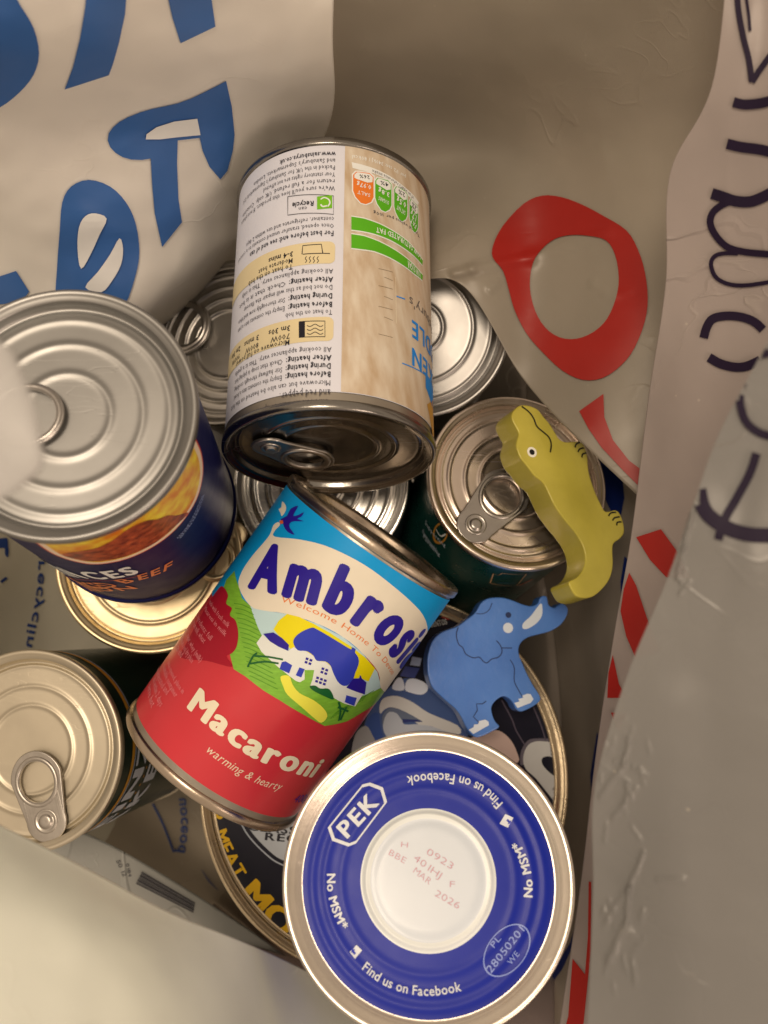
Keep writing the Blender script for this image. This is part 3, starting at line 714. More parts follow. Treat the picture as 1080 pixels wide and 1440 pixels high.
# ---------------------------------------------------------------- lower-left green tin
cy = hz['cyl']; lb = hz['label']; Rm = cy.R; z = Z(130, 1030, 6.353)
s0 = cy.inv(*z((330, 340))[0])[1]
poly(cy, [(-1.7*Rm, s0), (1.7*Rm, s0), (1.7*Rm, s0+.0026), (-1.7*Rm, s0+.0026)], ink(206, 138, 40), 1, lb, 'gold_stripe', True)
poly(cy, [(-1.7*Rm, s0+.0029), (1.7*Rm, s0+.0029), (1.7*Rm, s0+.0038), (-1.7*Rm, s0+.0038)], ink(160, 160, 160), 1, lb, 'gold_stripe', True)
a0, sA_ = cy.inv(*z((110, 830))[0]); a1_, sB_ = cy.inv(*z((400, 250))[0])
sg2 = 1 if a1_ > a0 else -1
for i, (t, off, hh, wm) in enumerate((('HEINZ', .0145, .0098, ink(206, 196, 184)), ('BAKED', .030, .0110, ink(206, 196, 184)))):
    P0 = (a0-sg2*.012, s0+off); P1 = (a1_+sg2*.012, s0+off)
    ptext(cy, t, [P0, P1], hh, wm, 2, lb, 'lettering', bold=.05, local=True)
for i in range(14):
    a = a0+(a1_-a0)*i/10; ss = s0+.0165
    poly(cy, [(a, ss), (a+.0010, ss), (a+.0010, ss+.0012), (a, ss+.0012)], gm, 3, lb, 'gold_stripe', True)
# ---------------------------------------------------------------- pie tin lid
d = pie['disc']; pl = pie['lid']; R = pie['R']; d.rmax = R*.925
poly(d, circ(R*.925, 128), pie_blk, 0, pl, 'printed_lid', True)
yl = ink(226, 168, 22); bw = ink(190, 178, 158); gw = ink(168, 164, 156); bb = ink(60, 76, 108)
ptext(d, 'OUR MEAT', [(290, 1098), (297, 1150), (306, 1186), (319, 1214), (333, 1239)], 19, yl, 2, pl, bold=.035)
ptext(d, 'MORE', [(335, 1257), (367, 1293), (404, 1321), (470, 1350)], 36, yl, 2, pl, bold=.05)
poly(d, smooth_loop([(335, 1130), (351, 1166), (378, 1196), (401, 1211), (450, 1225), (500, 1200), (500, 1120), (400, 1080)], 4), ink(176, 170, 158), 1, pl, 'picture')
stroke(d, [(328, 1128), (345, 1169), (374, 1201), (399, 1217), (450, 1233)], 2, gw, 1, pl, 'picture')
ptext(d, 'CLASSIC', [(348, 1167), (400, 1172), (440, 1175)], 11, bk2, 3, pl, bold=.03)
ptext(d, 'RECIPE', [(371, 1181), (420, 1185), (455, 1187)], 11, bk2, 3, pl, bold=.03)
z = Z(640, 960, 4.909)
poly(d, smooth_loop(z((468, 540), (480, 470), (510, 425), (560, 405), (640, 408), (725, 432), (760, 500), (752, 575), (700, 525), (640, 508), (600, 522), (602, 565), (650, 620), (720, 668), (775, 720), (775, 900), (740, 890), (690, 830), (620, 740), (550, 655), (490, 600)), 3), bw, 3, pl, 'picture')
poly(d, smooth_loop(z((448, 560), (455, 470), (500, 400), (560, 385), (660, 388), (760, 410), (765, 440), (640, 412), (560, 410), (510, 430), (484, 470), (472, 560)), 3), ink(96, 84, 84), 2, pl, 'picture')
poly(d, smooth_loop(z((100, 400), (170, 350), (250, 326), (320, 340), (385, 400), (425, 480), (432, 550), (300, 560), (150, 500)), 3), ink(196, 160, 136), 3, pl, 'picture')
for q in (((320, 120), (390, 250), (420, 330), (480, 430)), ((540, 170), (590, 290), (625, 400))): stroke(d, z(*q), 1.6, ink(88, 74, 78), 2, pl, 'picture')
z = Z(440, 900, 5.4)
poly(d, smooth_loop(z((420, 560), (560, 380), (700, 290), (860, 330), (960, 440), (1150, 600), (1150, 760), (800, 800), (480, 860), (380, 760)), 3), bb, 1, pl, 'picture')
poly(d, smooth_loop(z((505, 500), (540, 440), (640, 425), (760, 475), (880, 555), (1100, 650), (1100, 720), (900, 655), (800, 640), (740, 585), (660, 530), (590, 510), (540, 530), (512, 560)), 3), bw, 3, pl, 'picture')
poly(d, smooth_loop(z((535, 600), (560, 548), (620, 540), (680, 580), (690, 640), (820, 640), (980, 680), (1100, 740), (800, 740), (620, 780), (540, 700)), 3), gw, 2, pl, 'picture')
poly(d, smooth_loop(z((540, 550), (600, 510), (700, 545), (800, 600), (830, 622), (740, 620), (680, 615), (640, 560), (580, 545), (545, 590), (530, 650), (525, 600)), 2), ink(92, 96, 104), 4, pl, 'picture')
poly(d, z((680, 600), (790, 605), (830, 622), (740, 622), (680, 628)), ink(34, 42, 84), 5, pl, 'picture')
poly(d, smooth_loop(z((400, 640), (450, 560), (500, 560), (510, 640), (540, 740), (600, 780), (560, 850), (480, 820), (420, 720)), 3), ink(44, 66, 112), 2, pl, 'picture')
poly(d, smooth_loop(z((320, 720), (400, 650), (450, 720), (480, 800), (440, 900), (300, 900)), 3), ink(140, 132, 120), 3, pl, 'picture')
poly(d, smooth_loop(z((715, 305), (780, 295), (862, 335), (868, 385), (822, 415), (740, 400), (698, 375)), 3), ink(206, 200, 190), 4, pl, 'picture')
poly(d, smooth_loop(z((600, 370), (640, 290), (680, 300), (690, 380)), 3), ink(200, 194, 184), 4, pl, 'picture')
poly(d, z((700, 200), (810, 215), (770, 290), (660, 272)), ink(60, 66, 110), 4, pl, 'picture')
poly(d, z((755, 125), (825, 140), (810, 200), (735, 190)), ink(170, 172, 180), 4, pl, 'picture')
z = Z(580, 820, 3.857)
stroke(d, z((190, 128), (292, 172)), 1.8, white, 3, pl, 'small_print', False); stroke(d, z((175, 150), (262, 185)), 1.4, gw, 3, pl, 'small_print', False)
poly(d, z((155, 185), (175, 165), (212, 188), (190, 200)), ink(196, 60, 48), 3, pl, 'small_print')
ptext(d, 'BENTOS', z((100, 240), (190, 222)), 8, white, 3, pl, bold=.03)

# ---------------------------------------------------------------- wooden toys
def toy(name, label, cat, outline, anchor, D, n, th, m, edge_m=None):
    n = Vector(n).normalized(); c = at(*anchor, D); ds = Disc(c, n)
    P = [ds.inv(*p) for p in smooth_loop(outline, 4)]
    root = thing(name, label, cat, c-n*th)
    bm = bmesh.new(); vs = [bm.verts.new(ds.fwd(a, b)-ROOTLOC[root]) for a, b in P]
    f = bm.faces.new(vs); bm.normal_update()
    if f.normal.dot(n) < 0: f.normal_flip()
    r = bmesh.ops.extrude_face_region(bm, geom=[f]); nv_ = [g for g in r['geom'] if isinstance(g, bmesh.types.BMVert)]
    bmesh.ops.translate(bm, verts=nv_, vec=-n*th)
    bmesh.ops.recalc_face_normals(bm, faces=bm.faces)
    be = [e for e in bm.edges if len(e.link_faces) == 2 and any(len(q.verts) > 8 for q in e.link_faces)]
    bmesh.ops.bevel(bm, geom=be, offset=.0007, segments=3, affect='EDGES', profile=.6)
    bmesh.ops.triangulate(bm, faces=[q for q in bm.faces if len(q.verts) > 8])
    me = bpy.data.meshes.new('body'); bm.to_mesh(me); bm.free(); me.materials.append(m)
    o = bpy.data.objects.new('body', me); COL.objects.link(o); o.parent = root; ROOTLOC[o] = ROOTLOC[root]
    me.polygons.foreach_set('use_smooth', [True]*len(me.polygons))
    md = o.modifiers.new('wn', 'WEIGHTED_NORMAL'); md.keep_sharp = False; md.weight = 100
    return ds, o, root
z = Z(700, 560, 4.645)
yellow = mat('yellow_paint', alb(166, 144, 44), .36, 0, .2, .1, 40, .35, 300, (1, 1, 1), col2=alb(190, 166, 58))
croc_pts = z((150, 45), (205, 47), (262, 72), (300, 118), (340, 165), (375, 220), (402, 262), (440, 284), (490, 282), (535, 282), (562, 302), (580, 345), (590, 395), (592, 440), (604, 510), (640, 615), (680, 700), (702, 736), (735, 738), (772, 730), (802, 757), (825, 825), (826, 880), (800, 917), (762, 945), (752, 990), (755, 1090), (735, 1175), (690, 1240), (630, 1292), (570, 1306), (512, 1290), (480, 1245), (466, 1200),
             (515, 1172), (552, 1130), (572, 1070), (568, 1005), (545, 940), (500, 870), (450, 810), (400, 745), (360, 680), (330, 615), (295, 550), (240, 505), (190, 440), (150, 392), (132, 350), (122, 310), (128, 270), (138, 230), (120, 190), (97, 145), (92, 108), (112, 72))
ds, ob, root = toy('toy_crocodile', 'yellow painted wooden crocodile lying on the dark green tin', 'toy', croc_pts, z((420, 700))[0], .366, (.37, .26, .89), .0135, yellow)
kb = ink(22, 20, 18)
stroke(ds, z((155, 54), (200, 88), (232, 130), (255, 185), (300, 225), (332, 255), (348, 300), (342, 354)), 2.1, kb, 1, ob, 'painted_line')
ec = z((222, 353))[0]; poly(ds, circ(.0021, 24, ds.inv(*ec)), ink(232, 214, 180), 1, ob, 'eye', True); poly(ds, circ(.00115, 20, ds.inv(*ec)), kb, 2, ob, 'pupil', True)
for q in (((503, 322), (512, 300), (535, 288)), ((522, 352), (535, 332), (560, 326)), ((548, 388), (553, 366), (578, 358)), ((722, 770), (738, 750), (772, 746)), ((748, 800), (762, 782), (795, 775)), ((776, 832), (780, 812), (808, 808))):
    stroke(ds, z(*q), 2.0, kb, 1, ob, 'painted_line')
z = Z(580, 820, 3.857)
bluep = mat('blue_paint', alb(68, 106, 160), .36, 0, .2, .1, 40, .35, 300, (1, 1, 1), col2=alb(84, 124, 176))
el_pts = z((80, 440), (85, 380), (110, 310), (160, 265), (240, 235), (290, 200), (340, 160), (370, 110), (405, 85), (450, 77), (500, 80), (550, 95), (600, 115), (645, 124), (680, 110), (690, 85), (706, 70), (728, 72), (735, 95), (742, 120), (770, 133), (795, 116), (812, 108), (835, 122), (845, 150), (832, 190), (800, 230), (750, 260), (700, 275), (640, 290), (597, 315), (578, 350), (580, 390), (600, 440), (622, 490), (655, 552), (692, 612), (690, 642), (650, 672), (592, 697), (562, 682), (545, 650), (522, 625), (490, 615), (452, 638), (430, 672), (434, 712), (450, 750), (472, 780), (430, 806), (380, 830), (342, 836), (312, 812), (285, 770), (262, 722), (230, 680), (190, 645), (142, 602), (105, 560), (85, 500))
ds, ob, root = toy('toy_elephant', 'blue painted wooden elephant lying on the wide pie tin', 'toy', el_pts, z((380, 450))[0], .389, (.13, .16, .975), .010, bluep)
dk = ink(44, 52, 78); wp = ink(214, 208, 214)
stroke(ds, z((248, 240), (238, 280), (250, 330), (272, 350), (290, 385), (330, 405), (362, 402), (385, 425), (405, 432), (430, 412), (465, 402), (485, 375), (478, 340), (455, 312)), 1.3, dk, 1, ob, 'painted_line')
stroke(ds, z((480, 352), (540, 352)), 1.2, dk, 1, ob, 'painted_line', False)
stroke(ds, z((345, 165), (385, 165), (415, 145), (432, 108)), 1.0, dk, 1, ob, 'painted_line')
stroke(ds, z((530, 415), (552, 460), (552, 530), (575, 580), (595, 615)), 1.2, dk, 1, ob, 'painted_line')
stroke(ds, z((400, 640), (380, 655), (347, 655), (352, 690), (330, 725), (360, 755)), 1.2, dk, 1, ob, 'painted_line', False)
poly(ds, circ(.0012, 20, ds.inv(*z((520, 173))[0])), dk, 1, ob, 'eye', True)
poly(ds, circ(.0021, 28, ds.inv(*z((518, 243))[0])), wp, 1, ob, 'cheek_spot', True)
poly(ds, smooth_loop(z((697, 110), (704, 135), (702, 175), (680, 210), (640, 240), (608, 250), (595, 238), (602, 215), (640, 180), (670, 140)), 3), wp, 1, ob, 'tusk')
for q in ([(552, 650), (580, 642), (574, 628), (600, 622), (596, 610), (622, 600), (640, 602), (656, 630), (640, 650), (600, 665), (570, 678)], [(305, 795), (330, 782), (335, 766), (356, 766), (360, 748), (395, 740), (412, 752), (415, 770), (380, 790), (330, 818)]):
    poly(ds, z(*q), wp, 1, ob, 'toenails')

# ---------------------------------------------------------------- carrier bags
def sheet(name, rows, parent, material, nu=60, nv=60, amp=.0012, fr=22, seed=0., amp2=.0004, fr2=70, ridge=0., thick=.00025, creases=()):
    ridge *= .4; amp2 *= .6
    """rows of (px, py, depth) control points -> smooth wrinkled film with real thickness"""
    P = [[at(*q) for q in r] for r in rows]
    def cr(L, t):
        n_ = len(L)-1; x = t*n_; i = min(int(x), n_-1); f = x-i
        a, b, c, e = L[max(0, i-1)], L[i], L[i+1], L[min(n_, i+2)]
        return .5*((2*b)+(c-a)*f+(2*a-5*b+4*c-e)*f*f+(3*b-a-3*c+e)*f**3)
    V = []
    for j in range(nv+1):
        for i in range(nu+1):
            p = cr([cr(r, i/nu) for r in P], j/nv)
            s = Vector((seed, seed*1.7, 0))
            n1 = noise.fractal(p*fr+s, 1, 2, 4); n2 = noise.fractal(p*fr2+s, 1, 2, 3)
            rd = 1-abs(noise.noise(p*fr*1.6+s*2)*2); rd = max(0, rd)**3
            dvec = (CAM-p).normalized()
            ex = 0
            if creases:
                qx = 540+p.x/(H-p.z)*F; qy = 720-p.y/(H-p.z)*F
                for (x0, y0), (x1, y1), w_, h_ in creases:
                    dx, dy = x1-x0, y1-y0; t = max(0, min(1, ((qx-x0)*dx+(qy-y0)*dy)/(dx*dx+dy*dy)))
                    wob = 0 if w_ > 20 else 3*noise.noise(Vector((qx*.05, qy*.05, 1)))
                    if abs(qy-y0) > abs(dy)+3*w_ or abs(qx-x0) > abs(dx)+3*w_: continue
                    dd = math.hypot(qx-x0-dx*t+wob, qy-y0-dy*t)
                    if dd < 3*w_: ex += h_*math.exp(-(dd/w_)**2)
            V.append(p+dvec*(n1*amp+n2*amp2+rd*ridge+ex))
    Fc = [(j*(nu+1)+i, j*(nu+1)+i+1, (j+1)*(nu+1)+i+1, (j+1)*(nu+1)+i) for j in range(nv) for i in range(nu)]
    o = mk(name, V, Fc, material, parent)
    sd_ = o.modifiers.new('thickness', 'SOLIDIFY'); sd_.thickness = thick; sd_.offset = 0
    bv = BVHTree.FromPolygons(V, Fc)
    return o, Sheet(bv)
whitef = film('white_bag_film', alb(226, 206, 178, .92), .42, .25, 0, .35, 30, creasy=.3)
creamf = film('white_flap_film', alb(222, 208, 178, .90), .45, .25, 0, .2, 25, creasy=.25)
frost = film('frosted_film', alb(184, 162, 132, .68), .32, .35, .10, .35, 45, .10, creasy=.3)
frost2 = film('frosted_fold_film', alb(190, 166, 144, .74), .32, .35, .14, .4, 45, .10)
frost3 = film('clear_flap_film', alb(178, 164, 144, .58), .27, .35, .24, .5, 60, .10)
inner = film('inner_film', alb(196, 174, 146, .78), .24, .35, .0, .4, 40, .12)
barf = film('barcode_film', alb(200, 186, 162, .80), .34, .3, .12, .3, 40, .06)

wbag = thing('carrier_bag', 'opaque white carrier bag with large blue lettering, on the left side', 'carrier bag', at(100, 300, .45))
fbag = thing('carrier_bag', 'frosted see-through carrier bag with red letter O and purple marker writing, on the right', 'carrier bag', at(900, 700, .45))
o1, s1 = sheet('left_panel', [
    [(-160, -160, .235), (60, -160, .242), (280, -160, .255), (474, -160, .285)],
    [(-160, 40, .262), (60, 40, .275), (280, 40, .300), (468, 40, .322)],
    [(-160, 180, .300), (60, 180, .318), (280, 175, .345), (464, 170, .372)],
    [(-160, 330, .345), (70, 330, .350), (250, 320, .372), (400, 290, .415)],
    [(-160, 470, .380), (60, 480, .385), (215, 441, .392), (345, 330, .418)],
    [(-160, 520, .47), (80, 520, .475), (230, 470, .475), (370, 350, .48)]], wbag, whitef, 90, 90, .0035, 14, 3.1, .0007, 45, .0012)
bl = mat('bag_blue_print', alb(58, 94, 138), .40, 0, 0, .05, 40)
def bagpoly(s, pts, m, parent, name='lettering', sm=3, layer=1):
    if isinstance(pts[0][0], (tuple, list)): poly(s, [smooth_loop(p, sm) if sm > 1 else p for p in pts], m, layer, parent, name)
    else: poly(s, smooth_loop(pts, sm) if sm > 1 else pts, m, layer, parent, name)
z = Z(0, 0, 2)
bagpoly(s1, z((-90, -60), (20, -30), (60, 20), (95, 80), (110, 150), (95, 210), (55, 260), (0, 302), (-60, 320), (-120, 200)), bl, o1)
bagpoly(s1, z((245, -40), (358, -40), (352, 40), (335, 120), (318, 180), (306, 212), (182, 252), (205, 190), (225, 110), (240, 20)), bl, o1, sm=1)
bagpoly(s1, z((465, -40), (590, -40), (606, 75), (508, 122), (485, 50)), bl, o1, sm=1)
# the R shape
bagpoly(s1, z((636, 228), (652, 300), (660, 380), (655, 425), (640, 480), (620, 505), (590, 470), (570, 425), (562, 388), (500, 395), (498, 460), (502, 560), (512, 625), (456, 695), (435, 600), (428, 520), (424, 446), (400, 450), (370, 449), (345, 442), (325, 430), (310, 414), (303, 395), (306, 375), (318, 358), (336, 343), (360, 330), (395, 316), (430, 306), (465, 299), (500, 291), (536, 278), (570, 262), (604, 245)), bl, o1, sm=1)
pale = mat('bag_white_print', alb(220, 204, 180, .86), .42)
bagpoly(s1, z((410, 392), (412, 378), (440, 358), (490, 342), (555, 334), (564, 380), (500, 386), (450, 392)), pale, o1, sm=1, layer=3)
# the e shape
bagpoly(s1, [z((160, 860), (160, 760), (168, 650), (175, 570), (200, 525), (250, 506), (310, 525), (355, 570), (382, 630), (392, 710), (380, 780), (350, 860), (300, 900), (220, 900))], bl, o1)
bagpoly(s1, z((228, 756), (218, 700), (222, 640), (240, 608), (268, 600), (300, 615), (280, 660), (255, 715)), pale, o1, layer=3)
bagpoly(s1, z((240, 808), (275, 765), (310, 715), (336, 670), (346, 700), (340, 745), (315, 790), (285, 822)), pale, o1, layer=3)
bagpoly(s1, z((-40, 790), (45, 762), (82, 820), (60, 850), (-40, 860)), bl, o1, sm=1)
# left wall under the beef tin, with writing showing through mirrored
o2, s2 = sheet('side_panel', [
    [(-200, 560, .36), (-60, 560, .40), (60, 560, .45), (180, 560, .492)],
    [(-200, 800, .36), (-60, 800, .405), (60, 800, .455), (180, 800, .493)],
    [(-200, 1000, .37), (-60, 1000, .42), (60, 1000, .47), (180, 1000, .494)],
    [(-200, 1200, .39), (-60, 1200, .44), (60, 1200, .485), (180, 1200, .496)],
    [(-200, 1500, .38), (-60, 1500, .43), (60, 1500, .48), (180, 1500, .495)]], wbag, film('side_film', alb(214, 194, 160, .85), .4, .3, 0, .3, 40), 60, 60, .0012, 20, 5.5, .0004, 60)
dnv = mat('bag_navy_print', alb(38, 62, 110), .4)
zt = Z(0, 740, 8)
ptext(s2, 'recyclin', zt((500, 380), (468, 800), (350, 1385)), 13, dnv, 1, o2, mirror=True, bold=.015)
ptext(s2, 'r', zt((-30, 140), (-10, 400)), 22, dnv, 1, o2, bold=.07)
stroke(s2, zt((10, 630), (75, 580)), 4, dnv, 1, o2, 'lettering')
o3, s3 = sheet('base_panel', [
    [(100, 900, .4968), (260, 900, .4968), (420, 900, .4968), (560, 900, .497)],
    [(60, 1120, .4955), (260, 1120, .4955), (400, 1120, .4958), (560, 1120, .497)],
    [(40, 1300, .485), (240, 1320, .485), (400, 1350, .488), (560, 1350, .494)],
    [(40, 1500, .44), (240, 1500, .44), (400, 1500, .45), (560, 1500, .46)]], wbag, film('base_film', alb(190, 164, 130, .75), .35, .3, 0, .4, 40, .1), 50, 50, .0008, 18, 8.2, .0003, 60)
z = Z(120, 1080, 3.375)
ptext(s3, 'uoceod', z((475, 140), (485, 280), (470, 410)), 15, dnv, 1, o3, mirror=True, bold=.03)
stroke(s3, z((320, 170), (370, 270), (420, 400)), 3, dnv, 1, o3, 'lettering'); stroke(s3, z((550, 480), (590, 540), (632, 580)), 2, dnv, 1, o3, 'lettering', taper=True)
o4, s4 = sheet('barcode_panel', [
    [(-120, 1090, .42), (30, 1140, .42), (135, 1178, .425), (240, 1236, .43), (357, 1312, .44), (470, 1395, .45)],
    [(-120, 1300, .40), (30, 1300, .40), (135, 1320, .405), (240, 1370, .41), (357, 1420, .42), (470, 1480, .43)],
    [(-120, 1600, .37), (30, 1600, .37), (135, 1600, .375), (240, 1600, .38), (357, 1600, .39), (470, 1600, .40)]], wbag, barf, 50, 30, .0010, 20, 11., .0003, 60)
gy = mat('bag_grey_print', alb(66, 60, 60), .5, spec=.2)
bz = z
p0 = bz((268, 492))[0]; p1 = bz((520, 640))[0]; q0 = bz((238, 552))[0]; q1 = bz((512, 690))[0]
lens = [2.2, 1.0, 2.6, 1.2, 1.4, 2.8, 1.0, 1.8]
x = 0; tot = sum(lens)+len(lens)*1.1
for L_ in lens:
    a, b = x/tot, (x+L_)/tot
    pa = [(p0[0]+(q0[0]-p0[0])*t, p0[1]+(q0[1]-p0[1])*t) for t in (a, b)]; pb = [(p1[0]+(q1[0]-p1[0])*t, p1[1]+(q1[1]-p1[1])*t) for t in (a, b)]
    poly(s4, [pa[0], pb[0], pb[1], pa[1]], gy, 1, o4, 'barcode'); x += L_+1.1
ptext(s4, '50 12', bz((145, 440), (180, 520)), 6, gy, 1, o4); ptext(s4, '0184', bz((190, 455), (205, 520)), 5, gy, 1, o4)
o5, s5 = sheet('front_flap', [
    [(-150, 1080, .235), (-20, 1150, .235), (60, 1190, .236), (130, 1226, .238), (238, 1283, .246), (330, 1320, .268), (410, 1355, .31), (540, 1420, .35)],
    [(-160, 1200, .21), (-40, 1260, .212), (50, 1300, .214), (130, 1340, .216), (230, 1390, .224), (330, 1420, .25), (420, 1460, .29), (560, 1520, .33)],
    [(-180, 1600, .18), (-60, 1620, .184), (50, 1630, .188), (130, 1640, .192), (230, 1650, .2), (340, 1660, .22), (440, 1680, .26), (580, 1760, .30)]], wbag, creamf, 70, 40, .0016, 16, 14., .0002, 60)
cornerf = film('corner_film', alb(206, 190, 168, .8), .4, .3, .22, .2, 25, creasy=.2)
o6, s6 = sheet('handle_corner', [
    [(-120, 440, .150), (-50, 462, .150), (4, 484, .151), (22, 500, .152)],
    [(-120, 560, .148), (-40, 560, .149), (30, 566, .150), (50, 574, .151)],
    [(-120, 640, .148), (-40, 645, .149), (45, 650, .150), (60, 645, .151)],
    [(-120, 740, .150), (-50, 730, .150), (8, 698, .151), (50, 668, .152)]], wbag, cornerf, 30, 30, .0004, 25, 2.)

# frosted bag: back wall, flap with the O, right fold, front right flap, lower right wall, floor
p1o, t1 = sheet('back_panel', [
    [(430, -160, .300), (540, -160, .300), (650, -160, .300), (760, -160, .295), (880, -160, .285), (1100, -160, .26)],
    [(430, 60, .352), (540, 60, .355), (650, 60, .352), (760, 60, .340), (880, 60, .325), (1080, 60, .30)],
    [(430, 220, .405), (540, 220, .408), (655, 215, .398), (770, 210, .375), (890, 220, .352), (1060, 230, .33)],
    [(430, 350, .450), (550, 362, .395), (650, 340, .380), (760, 360, .380), (890, 400, .360), (1040, 430, .345)],
    [(430, 380, .460), (560, 395, .386), (651, 402, .378), (735, 532, .375), (822, 626, .362), (970, 765, .35)]], fbag, frost, 150, 130, .0034, 8, 21., .0004, 50, .0006,
    creases=[((640, 385), (665, 378), 7, .002), ((665, 378), (745, 362), 8, .0012), ((745, 362), (850, 330), 10, .001), ((832, 398), (862, 420), 2.5, .0008), ((862, 420), (884, 408), 2.5, .0008), ((690, 408), (700, 400), 4, .001)])
redp = mat('bag_red_print', alb(160, 30, 20, .7), .36, 0, 0, .1, 30, spec=.3)
z = Z(640, 240, 2.4545)
bagpoly(t1, [z((130, 300), (132, 255), (165, 190), (235, 115), (300, 86), (370, 92), (440, 118), (510, 155), (590, 205), (630, 270), (655, 350), (665, 440), (655, 520), (620, 610), (575, 670), (510, 715), (440, 722), (370, 690), (300, 625), (245, 560), (205, 480), (185, 410), (165, 345)),
             z((300, 270), (345, 235), (400, 222), (460, 225), (520, 240), (552, 290), (565, 370), (555, 440), (525, 510), (480, 555), (420, 580), (360, 575), (310, 540), (275, 480), (258, 400), (268, 320))], redp, p1o)
bagpoly(t1, z((428, 830), (512, 770), (515, 850), (545, 930), (600, 1000), (680, 1060), (700, 1150), (655, 1110), (580, 1035), (505, 955), (460, 890)), redp, p1o, sm=1)
p2o, t2 = sheet('right_fold', [
    [(1030, -160, .262), (1070, -160, .26), (1120, -160, .255), (1240, -160, .24)],
    [(1004, 110, .275), (1040, 110, .272), (1090, 110, .268), (1240, 110, .25)],
    [(942, 245, .290), (990, 245, .286), (1060, 245, .280), (1240, 245, .262)],
    [(936, 400, .305), (985, 400, .300), (1060, 400, .292), (1240, 400, .272)],
    [(912, 560, .322), (965, 560, .312), (1050, 560, .302), (1240, 560, .280)],
    [(888, 750, .335), (945, 750, .325), (1040, 750, .312), (1240, 750, .290)],
    [(862, 900, .345), (925, 900, .335), (1030, 900, .320), (1240, 900, .30)],
    [(838, 1060, .352), (905, 1060, .340), (1020, 1060, .325), (1240, 1060, .305)],
    [(814, 1260, .352), (890, 1260, .340), (1000, 1260, .325), (1240, 1260, .305)],
    [(768, 1560, .335), (870, 1560, .325), (1000, 1560, .31), (1240, 1560, .29)]], fbag, frost2, 60, 110, .0014, 18, 31., .0005, 50, .0008)
pur = mat('purple_marker', alb(28, 14, 32), .55, 0, 0, .1, 60, spec=.2)
z = Z(960, 240, 5.142)
za = Z(960, 0, 5.54)
def mk_stroke(s, pts, w, o): stroke(s, pts, w*1.3, pur, 1, o, 'marker_stroke')
mk_stroke(t2, za((425, -20), (440, 120), (475, 300), (515, 460), (540, 640)), 6.5, p2o); mk_stroke(t2, za((540, 640), (590, 560), (640, 490), (690, 420)), 6.5, p2o)
mk_stroke(t2, za((495, -20), (515, 120), (525, 240)), 3.4, p2o)
mk_stroke(t2, za((395, 795), (480, 815), (600, 805), (700, 780)), 11, p2o); mk_stroke(t2, za((345, 1120), (450, 1145), (600, 1165), (700, 1190)), 11.5, p2o)
mk_stroke(t2, z((210, 165), (290, 190), (380, 220), (480, 225), (560, 200), (660, 150)), 12, p2o)
mk_stroke(t2, z((400, 215), (300, 240), (220, 300), (200, 380), (240, 470), (320, 550), (430, 585), (560, 600), (700, 610)), 7.5, p2o)
mk_stroke(t2, z((400, 600), (300, 598), (230, 620), (205, 680), (240, 770), (330, 820), (450, 830), (600, 810), (700, 790)), 4.6, p2o)
mk_stroke(t2, z((152, 1210), (175, 1130), (220, 1070), (320, 1050), (430, 1060), (520, 1095), (580, 1150)), 9.5, p2o)
mk_stroke(t2, z((190, 1350), (270, 1395), (370, 1420), (460, 1415), (560, 1370)), 10, p2o)
z = Z(760, 700, 1.947)
bagpoly(t2, z((262, 108), (330, 86), (375, 148), (410, 220), (345, 218), (300, 170)), redp, p2o, sm=1)
bagpoly(t2, z((243, 205), (262, 240), (292, 330), (330, 420), (262, 442), (235, 380), (219, 310), (228, 250)), redp, p2o, sm=1)
bagpoly(t2, z((198, 430), (215, 510), (235, 545), (250, 548), (183, 548), (186, 480)), redp, p2o, sm=1)
bagpoly(t2, z((193, 588), (240, 588), (215, 640), (205, 622)), redp, p2o, sm=1)
bagpoly(t2, z((132, 1050), (139, 1052), (138, 1240), (118, 1440), (60, 1480), (76, 1420), (88, 1262), (122, 1305), (130, 1200)), redp, p2o, sm=1)
rc = random.Random(5)
FLAP_CREASES = [((974, 712), (962, 770), 3, .0011), ((962, 770), (952, 812), 3, .0009), ((884, 1040), (878, 1075), 3, .0010), ((893, 1110), (862, 1150), 3, .0007), ((878, 1075), (845, 1120), 4, .0007),
                ((905, 1200), (884, 1250), 3, .0010), ((884, 1250), (880, 1300), 3, .0012), ((880, 1300), (856, 1352), 4, .0011), ((884, 1250), (850, 1300), 5, .0007), ((980, 730), (1060, 800), 40, .0010), ((925, 1236), (962, 1238), 2.5, .0006), ((940, 1000), (960, 1440), 50, .0012)]
for cx_, cy_, rx, ry, n_ in ((880, 1080, 22, 60, 14), (872, 1290, 26, 70, 14), (962, 770, 12, 50, 8)):
    for _ in range(n_):
        x0 = rc.gauss(cx_, rx*.6); y0 = rc.gauss(cy_, ry*.6); a = PI/2+rc.gauss(0, .6); L_ = rc.uniform(8, 26)
        FLAP_CREASES.append(((x0, y0), (x0+L_*math.cos(a), y0+L_*math.sin(a)), rc.uniform(1.8, 3.2), rc.uniform(.00025, .0006)))
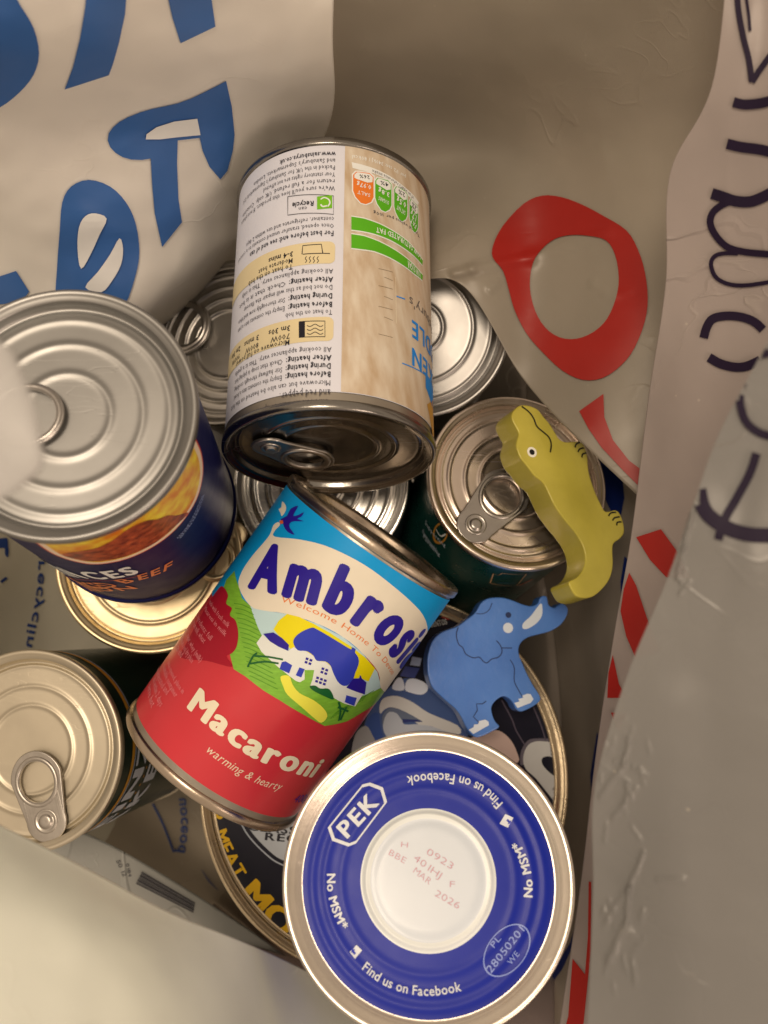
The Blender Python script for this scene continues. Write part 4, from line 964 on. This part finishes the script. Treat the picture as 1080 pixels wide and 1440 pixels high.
p3o, t3 = sheet('front_right_flap', [
    [(1150, 340, .205), (1180, 340, .204), (1220, 340, .203), (1460, 340, .20)],
    [(1083, 474, .215), (1120, 474, .213), (1180, 474, .211), (1460, 474, .205)],
    [(1012, 608, .222), (1070, 608, .219), (1150, 608, .215), (1460, 608, .206)],
    [(974, 712, .226), (1040, 712, .222), (1130, 712, .217), (1460, 712, .207)],
    [(936, 820, .229), (1010, 820, .224), (1120, 820, .218), (1460, 820, .207)],
    [(880, 955, .232), (980, 955, .226), (1110, 955, .219), (1460, 955, .208)],
    [(836, 1110, .234), (950, 1110, .227), (1100, 1110, .219), (1460, 1110, .208)],
    [(834, 1260, .233), (940, 1260, .226), (1100, 1260, .218), (1460, 1260, .207)],
    [(824, 1500, .228), (930, 1500, .222), (1100, 1500, .214), (1460, 1500, .204)],
    [(818, 1640, .222), (930, 1640, .216), (1100, 1640, .21), (1460, 1640, .20)]], fbag, frost3, 200, 360, .0010, 9, 41., .00022, 45, .0005,
    creases=FLAP_CREASES)
z = Z(940, 480, 4.8)
mk_stroke(t3, z((740, 80), (650, 85), (580, 120), (520, 230), (485, 360), (490, 450), (530, 550), (620, 620), (740, 650)), 9, p3o)
mk_stroke(t3, z((595, 755), (550, 890), (460, 1060), (380, 1200), (335, 1340)), 9.5, p3o)
mk_stroke(t3, z((205, 1000), (235, 1120), (300, 1200), (420, 1270), (560, 1305), (740, 1310)), 16, p3o)
p4o, t4 = sheet('lower_right_panel', [
    [(740, 540, .497), (800, 540, .46), (860, 540, .42), (930, 540, .39), (1040, 540, .36)],
    [(745, 700, .497), (805, 700, .455), (865, 700, .42), (935, 700, .39), (1040, 700, .36)],
    [(780, 900, .495), (822, 900, .452), (862, 900, .420), (930, 900, .395), (1040, 900, .37)],
    [(790, 1080, .492), (825, 1080, .452), (858, 1080, .425), (920, 1080, .395), (1040, 1080, .375)],
    [(770, 1250, .490), (810, 1250, .450), (850, 1250, .42), (910, 1250, .395), (1040, 1250, .37)],
    [(700, 1420, .480), (760, 1420, .43), (820, 1420, .40), (900, 1420, .37), (1040, 1420, .35)],
    [(660, 1600, .43), (740, 1600, .39), (820, 1600, .37), (900, 1600, .35), (1040, 1600, .33)]], fbag, inner, 60, 110, .0020, 20, 51., .0006, 50, .0016)
bnv = mat('bag_deep_blue', alb(30, 48, 110), .34, 0, .1)
z = Z(760, 700, 1.947)
bagpoly(t4, [(838, 600), (872, 640), (878, 700), (870, 742), (850, 700), (842, 650)], bnv, p4o, sm=1)
bagpoly(t4, z((230, 160), (250, 180), (238, 260), (222, 300), (219, 230)), bnv, p4o, sm=1)
bagpoly(t4, z((155, 640), (175, 700), (160, 790), (140, 830), (136, 760)), bnv, p4o, sm=1)
bagpoly(t4, z((118, 1100), (110, 1180), (60, 1290), (20, 1345), (30, 1300), (80, 1220)), bnv, p4o, sm=1)
p5o, t5 = sheet('bottom_panel', [
    [(300, 1270, .490), (420, 1345, .490), (600, 1370, .492), (780, 1330, .488)],
    [(300, 1330, .42), (420, 1372, .41), (600, 1400, .42), (780, 1390, .42)],
    [(300, 1600, .30), (450, 1620, .30), (600, 1620, .31), (780, 1600, .33)]], fbag, film('pale_bottom_film', alb(206, 178, 156, .8), .3, .35, 0, .4, 45), 50, 40, .0015, 18, 61., .0005, 50, .001)
# bag floor and the surface the bag stands on
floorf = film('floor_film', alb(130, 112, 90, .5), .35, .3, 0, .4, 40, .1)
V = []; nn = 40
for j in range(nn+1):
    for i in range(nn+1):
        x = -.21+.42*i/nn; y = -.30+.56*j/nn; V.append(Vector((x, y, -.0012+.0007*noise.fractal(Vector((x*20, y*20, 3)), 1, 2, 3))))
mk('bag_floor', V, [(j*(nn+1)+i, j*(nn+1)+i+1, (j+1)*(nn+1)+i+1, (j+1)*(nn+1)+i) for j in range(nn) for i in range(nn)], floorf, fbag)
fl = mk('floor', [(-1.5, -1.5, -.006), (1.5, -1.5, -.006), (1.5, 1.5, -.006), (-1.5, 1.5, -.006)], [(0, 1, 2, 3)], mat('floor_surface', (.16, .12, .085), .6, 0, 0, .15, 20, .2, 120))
fl['kind'] = 'structure'
flush_prints()
